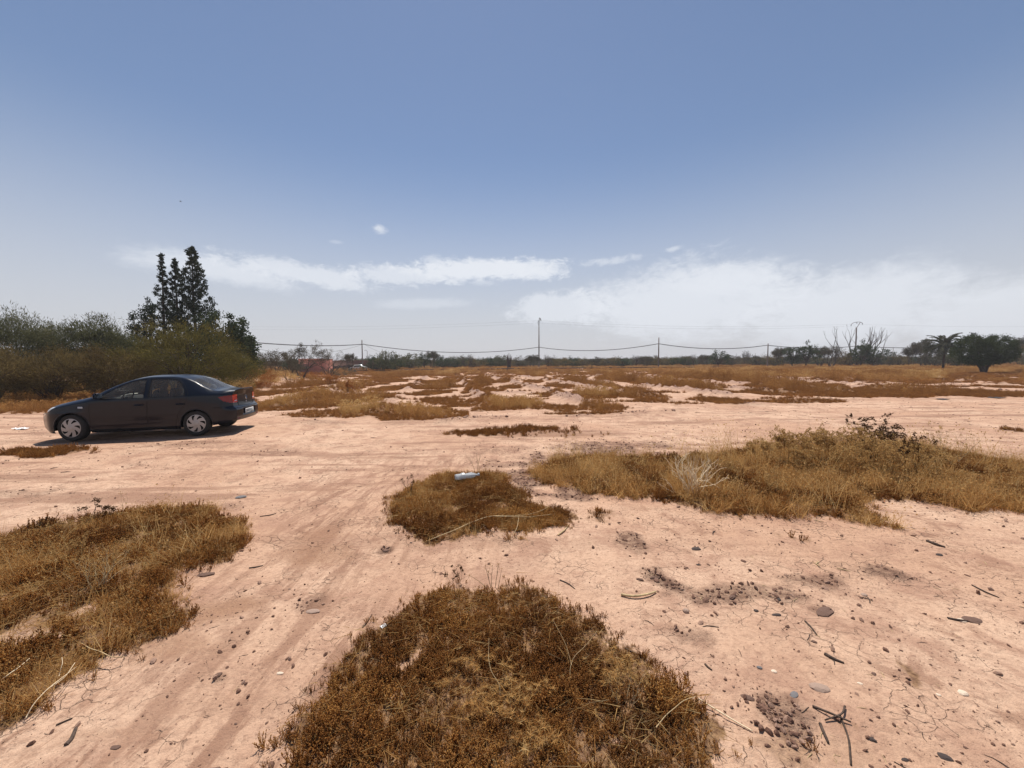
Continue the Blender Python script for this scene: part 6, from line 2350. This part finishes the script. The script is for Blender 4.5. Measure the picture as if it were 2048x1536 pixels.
STONE_M = {'grey': principled('grey_stone', (0.17, 0.16, 0.16), .85, noise=.25, nscale=30, bump=.4), 'brown': principled('brown_stone', (0.15, 0.085, 0.06), .9, noise=.3, nscale=30, bump=.4),
           'cream': principled('cream_stone', (0.66, 0.53, 0.40), .8, noise=.12, nscale=30, bump=.3), 'tan': principled('tan_stone', (0.36, 0.25, 0.19), .85, noise=.2, nscale=30, bump=.4), 'dark': principled('dark_stone', (0.06, 0.042, 0.036), .9, noise=.3, nscale=30, bump=.4)}
for i, (px, py, w, el_, fl, kind, lab) in enumerate((
        (482, 995, 22, 1.3, .7, 'grey', 'blue-grey stone lying alone on the track below the car'),
        (1372, 1224, 18, .8, 1.5, 'tan', 'upright flat tan stone casting a dark shadow, right of the nearest patch'),
        (1650, 1224, 34, 1.4, .5, 'brown', 'flat brown stone slab on the right-hand sand'),
        (1640, 1377, 38, 1.2, .45, 'tan', 'broken flat slab with a dark edge at lower right'),
        (1519, 1336, 13, .9, .9, 'grey', 'small bluish grey pebble beside the cream chip'),
        (1548, 1343, 14, 1.2, .5, 'cream', 'cream stone chip beside the bluish pebble'),
        (1926, 1387, 16, 1.3, .7, 'cream', 'whitish oblong pebble at the lower right'),
        (1877, 1390, 10, 1.2, .6, 'cream', 'small whitish flake left of the oblong pebble'),
        (1720, 1367, 10, 1.5, .5, 'cream', 'thin white shell-like flake right of the broken slab'),
        (1944, 1240, 26, 1.6, .4, 'brown', 'brown folded dry leaf-like flake on the far right sand'),
        (1924, 1241, 14, 1.4, .5, 'cream', 'pale husk beside the brown flake at far right'),
        (560, 1347, 14, 1.2, .6, 'cream', 'round cream pebble left of the nearest patch'),
        (626, 1223, 24, 1.6, .5, 'tan', 'half-buried pale stone in the middle of the track'),
        (435, 1352, 24, .9, .6, 'brown', 'dark brown lump of earth on the track at lower left'),
        (472, 1448, 8, 1, .8, 'brown', 'small brown pebble below the dark lump at lower left'),
        (1558, 1200, 14, 1.1, .8, 'dark', 'dark round clod at the right of the crumbly line'),
        (1512, 1222, 11, 1.1, .8, 'dark', 'dark round clod left of the other dark clod'),
        (1553, 1230, 13, 1.5, .6, 'dark', 'elongated dark clod below the round ones'),
        (1628, 1284, 12, 1.0, .8, 'brown', 'round brown pebble at the middle of the right-hand sand'),
        (1728, 1190, 13, 1.2, .7, 'tan', 'tan stone in the line of rubble at right'),
        (1748, 1348, 12, 1.2, .6, 'brown', 'brown clod below the small green sprig at right'),
        (1495, 1396, 18, 1.3, .7, 'brown', 'brown clod at the head of the broken earth heap'),
        (1588, 1390, 18, 1.6, .5, 'grey', 'grey splinter of stone right of the broken earth heap'),
        (1465, 1195, 16, 1.2, .7, 'brown', 'rough clod in the crumbly line below the middle patch'),
        (1392, 1098, 20, 1.5, .6, 'dark', 'dark flat clod on the sand below the weedy patch'),
        (1397, 1130, 9, 1.2, .8, 'dark', 'small dark clod below the dark flat one'),
        (1878, 1110, 12, 1.2, .7, 'dark', 'dark pebble on the right-hand sand under the weedy patch'),
        (1310, 1158, 26, 1.4, .7, 'brown', 'largest crumbly lump of dark earth right of the middle'),
        (1280, 1160, 18, 1.2, .7, 'brown', 'dark crumbly lump left of the largest one'),
        (772, 1102, 20, 1.2, .6, 'brown', 'dark broken clod on sand below the middle patch'),
        (822, 1086, 8, 1.1, .8, 'dark', 'small black pebble beside the left end of the dead stem'),
        (1742, 1478, 12, 1.4, .7, 'dark', 'dark oval pebble at lower right'),
        (1890, 1515, 18, 1.6, .5, 'dark', 'dark flat stone at the bottom right corner'),
        (1810, 1520, 12, 1.3, .6, 'dark', 'dark pebble left of the dark flat stone at the bottom right'),
        (232, 1495, 16, 1.2, .5, 'brown', 'brown worn lump on the track at the bottom left'),
        (380, 1118, 10, 1.2, .7, 'tan', 'pale pebble at the lower edge of the left patch'),
        (90, 1278, 26, 1.2, .7, 'tan', 'pale earth lump in the bare spot of the left patch'),
        (412, 1150, 24, 1.5, .5, 'brown', 'crumbled earth heap at the right tip of the left patch'),
        (1255, 1302, 10, 1.2, .7, 'brown', 'small clod beside the twig at the right flank of the nearest patch'))):
    p = at(px, py)
    me = ico(np.random.default_rng(700 + i), .35 if kind in ('brown', 'dark') else .16, fl, 1, STONE_M[kind], 'stone')
    nm = 'earth_clod' if ('clod' in lab or 'lump' in lab or 'heap' in lab) else ('dry_flake' if 'flake' in lab or 'husk' in lab else 'stone')
    o = bpy.data.objects.new(nm, me)
    COL.objects.link(o)
    d = math.hypot(p[0], p[1])
    s = w * .5 * math.sqrt(d * d + CAM_H ** 2) / FPX * .55
    o.scale = (s * el_, s, s * .8)
    o.rotation_euler = (0, 0, random.Random(i).uniform(-.6, .6))
    o.location = (p[0], p[1], p[2] + s * .15 * fl)
    tag(o, lab, 'clod' if nm == 'earth_clod' else ('flake' if nm == 'dry_flake' else 'stone'))

# heap of broken earth at lower right, its lumps too small to pick apart
r_ = np.random.default_rng(17)
f = r_.random(110)
pts = np.array([at(1500 + q * 120 + r_.normal(0, 22), 1388 + q * 118 + r_.normal(0, 15)) for q in f])
sz = np.clip(np.exp(r_.normal(np.log(.0060), .7, 110)), .002, .02)
pts[:, 2] += sz * .4
scatter('broken_earth', pts, G_CLOD, 'heap of broken dark earth right of the nearest patch', r_, sz[:, None] * r_.uniform(.5, 1.6, (110, 3)), .5, .6)

# crushed clear plastic bottle on the middle patch
clear, ct_, co_ = new_mat('clear_plastic')
a1, a2, a3 = ct_.nodes.new('ShaderNodeBsdfTransparent'), ct_.nodes.new('ShaderNodeBsdfPrincipled'), ct_.nodes.new('ShaderNodeMixShader')
a1.inputs['Color'].default_value = (.82, .86, .88, 1)
a2.inputs['Base Color'].default_value = (.70, .74, .76, 1)
a2.inputs['Roughness'].default_value = .14
a3.inputs[0].default_value = .5
ct_.links.new(a1.outputs[0], a3.inputs[1])
ct_.links.new(a2.outputs[0], a3.inputs[2])
ct_.links.new(a3.outputs[0], co_.inputs['Surface'])
p = at(934, 966)
bt = tag(empty('plastic_bottle', p + [0, 0, .11], R(22), (1.15, 1.35, 1.35)), 'crushed clear plastic bottle lying on top of the middle brown patch', 'bottle')
r_ = np.random.default_rng(4)
prof_ = np.array([(-.155, .0), (-.155, .036), (-.14, .042), (-.09, .040), (-.08, .044), (-.03, .042), (-.02, .036), (.03, .042), (.06, .043), (.10, .030), (.125, .014), (.15, .013), (.15, 0)])
V, Q = [], []
n = 24
for i, (a, b) in enumerate(prof_):
    for k in range(n):
        t = 2 * np.pi * k / n
        dent = 1 + .22 * noise2(a * 22 + 3, np.cos(t) * 1.5 + np.sin(t) * 2) * (b > .02)
        V.append([a, b * np.cos(t) * dent * 1.1, b * np.sin(t) * dent * .72])
for i in range(len(prof_) - 1):
    for k in range(n):
        Q.append((i * n + k, i * n + (k + 1) % n, (i + 1) * n + (k + 1) % n, (i + 1) * n + k))
bo = MB().add(V, Q).obj('bottle_body', clear, bt, False)
MB().tube([[.148, 0, 0], [.168, 0, 0]], .0165, 14).obj('cap', principled('pale_cap', (.55, .62, .66), .4), bt)
lab_ = MB()
V, Q = [], []
for i, a in enumerate((-.07, -.05, -.035)):
    for k in range(13):
        t = .4 + 1.9 * k / 12
        V.append([a, .049 * np.cos(t), .036 * np.sin(t)])
for i in range(2):
    for k in range(12):
        Q.append((i * 13 + k, i * 13 + k + 1, (i + 1) * 13 + k + 1, (i + 1) * 13 + k))
lab_.add(V, Q).obj('label', principled('paper_label', (.72, .72, .70), .6), bt, True)


def scrap(px, py, w, mat, label, cat='litter', seed=1, name='litter_scrap', hs=.35, rz=0.3):
    p = at(px, py)
    r = np.random.default_rng(seed)
    n = 9
    g = np.linspace(-.5, .5, n)
    X, Y = np.meshgrid(g, g * .6)
    k = r.random(2) * 30
    Z = hs * np.abs(noise2(X * 4 + k[0], Y * 5 + k[1])) + hs * .4 * np.abs(noise2(X * 9 + k[1], Y * 9)) + .03
    V = np.stack([X + .05 * noise2(X * 7, Y * 7 + 3), Y + .05 * noise2(X * 7 + 9, Y * 7), Z], -1).reshape(-1, 3)
    V2 = V - [0, 0, .012]
    id_ = np.arange(n * n).reshape(n, n)
    q = np.stack([id_[:-1, :-1], id_[:-1, 1:], id_[1:, 1:], id_[1:, :-1]], -1).reshape(-1, 4)
    o = MB().add(V, q).add(V2, q[:, ::-1]).obj(name, mat, None, False)
    s = w * math.hypot(p[1], CAM_H) / FPX
    o.scale = (s, s, s)
    o.location = p
    o.rotation_euler = (0, 0, rz)
    return tag(o, label, cat)


plast = principled('grey_white_plastic', (.62, .66, .70), .35)
scrap(768, 1253, 12, plast, 'crumpled blue-white foil scrap on the sand left of the nearest patch', seed=2, rz=.9, hs=.5)
scrap(42, 859, 20, principled('white_plastic', (.80, .78, .76), .5), 'white plastic scrap on the road at the left edge, in front of the car', seed=3)
scrap(1545, 778, 12, principled('white_paper', (.78, .72, .66), .6), 'white scrap in the field grass right of centre', seed=5)
scrap(1992, 796, 26, principled('dark_sheet', (.05, .045, .045), .7), 'dark flat sheet at the far right edge of the road', seed=6, hs=.1)
scrap(1885, 799, 22, principled('black_strip', (.03, .028, .03), .7), 'dark flat strip on the road bank at right', seed=8, hs=.1)

# dusty air over the plain
hm, ht_, ho_ = new_mat('dusty_air')
pv = ht_.nodes.new('ShaderNodeVolumePrincipled')
pv.inputs['Color'].default_value = (0.90, 0.90, 0.93, 1)
pv.inputs['Density'].default_value = 0.00055
pv.inputs['Anisotropy'].default_value = 0.2
ht_.links.new(pv.outputs[0], ho_.inputs['Volume'])
hb = MB().box([0, 0, 14.5], [3300, 3300, 35]).obj('haze', hm)
tag(hb, 'thin dusty haze hanging over the whole plain', kind='stuff')

# a bird high over the bushes
bp = np.array(px_dir(361, 403))
bp = bp / np.linalg.norm(bp) * 70 + [0, 0, CAM_H]
bd = tag(empty('bird', bp, .5, (.6, .6, .6)), 'tiny dark bird flying high in the blue sky over the cypresses', 'bird')
mb = MB().tube([[-.16, 0, 0], [-.06, 0, .01], [.06, 0, .02], [.15, 0, .03], [.2, 0, .02]], [.012, .05, .06, .035, .008], 7)
mb.add([[-.16, .01, 0], [-.16, -.01, 0], [-.30, -.05, 0], [-.30, .05, 0]], [(0, 1, 2, 3)])
mb.obj('body', M['cable'], bd)
for s in (-1, 1):
    V = [[.07, s * .03, .02], [-.06, s * .03, .01], [-.04, s * .2, .09], [.08, s * .2, .10], [-.05, s * .42, .05], [.0, s * .42, .06]]
    V = V + [[a, b, c - .012] for a, b, c in V]
    MB().add(V, [(0, 1, 2, 3), (3, 2, 4, 5), (6, 9, 8, 7), (9, 11, 10, 8)]).obj('wing', M['cable'], bd)
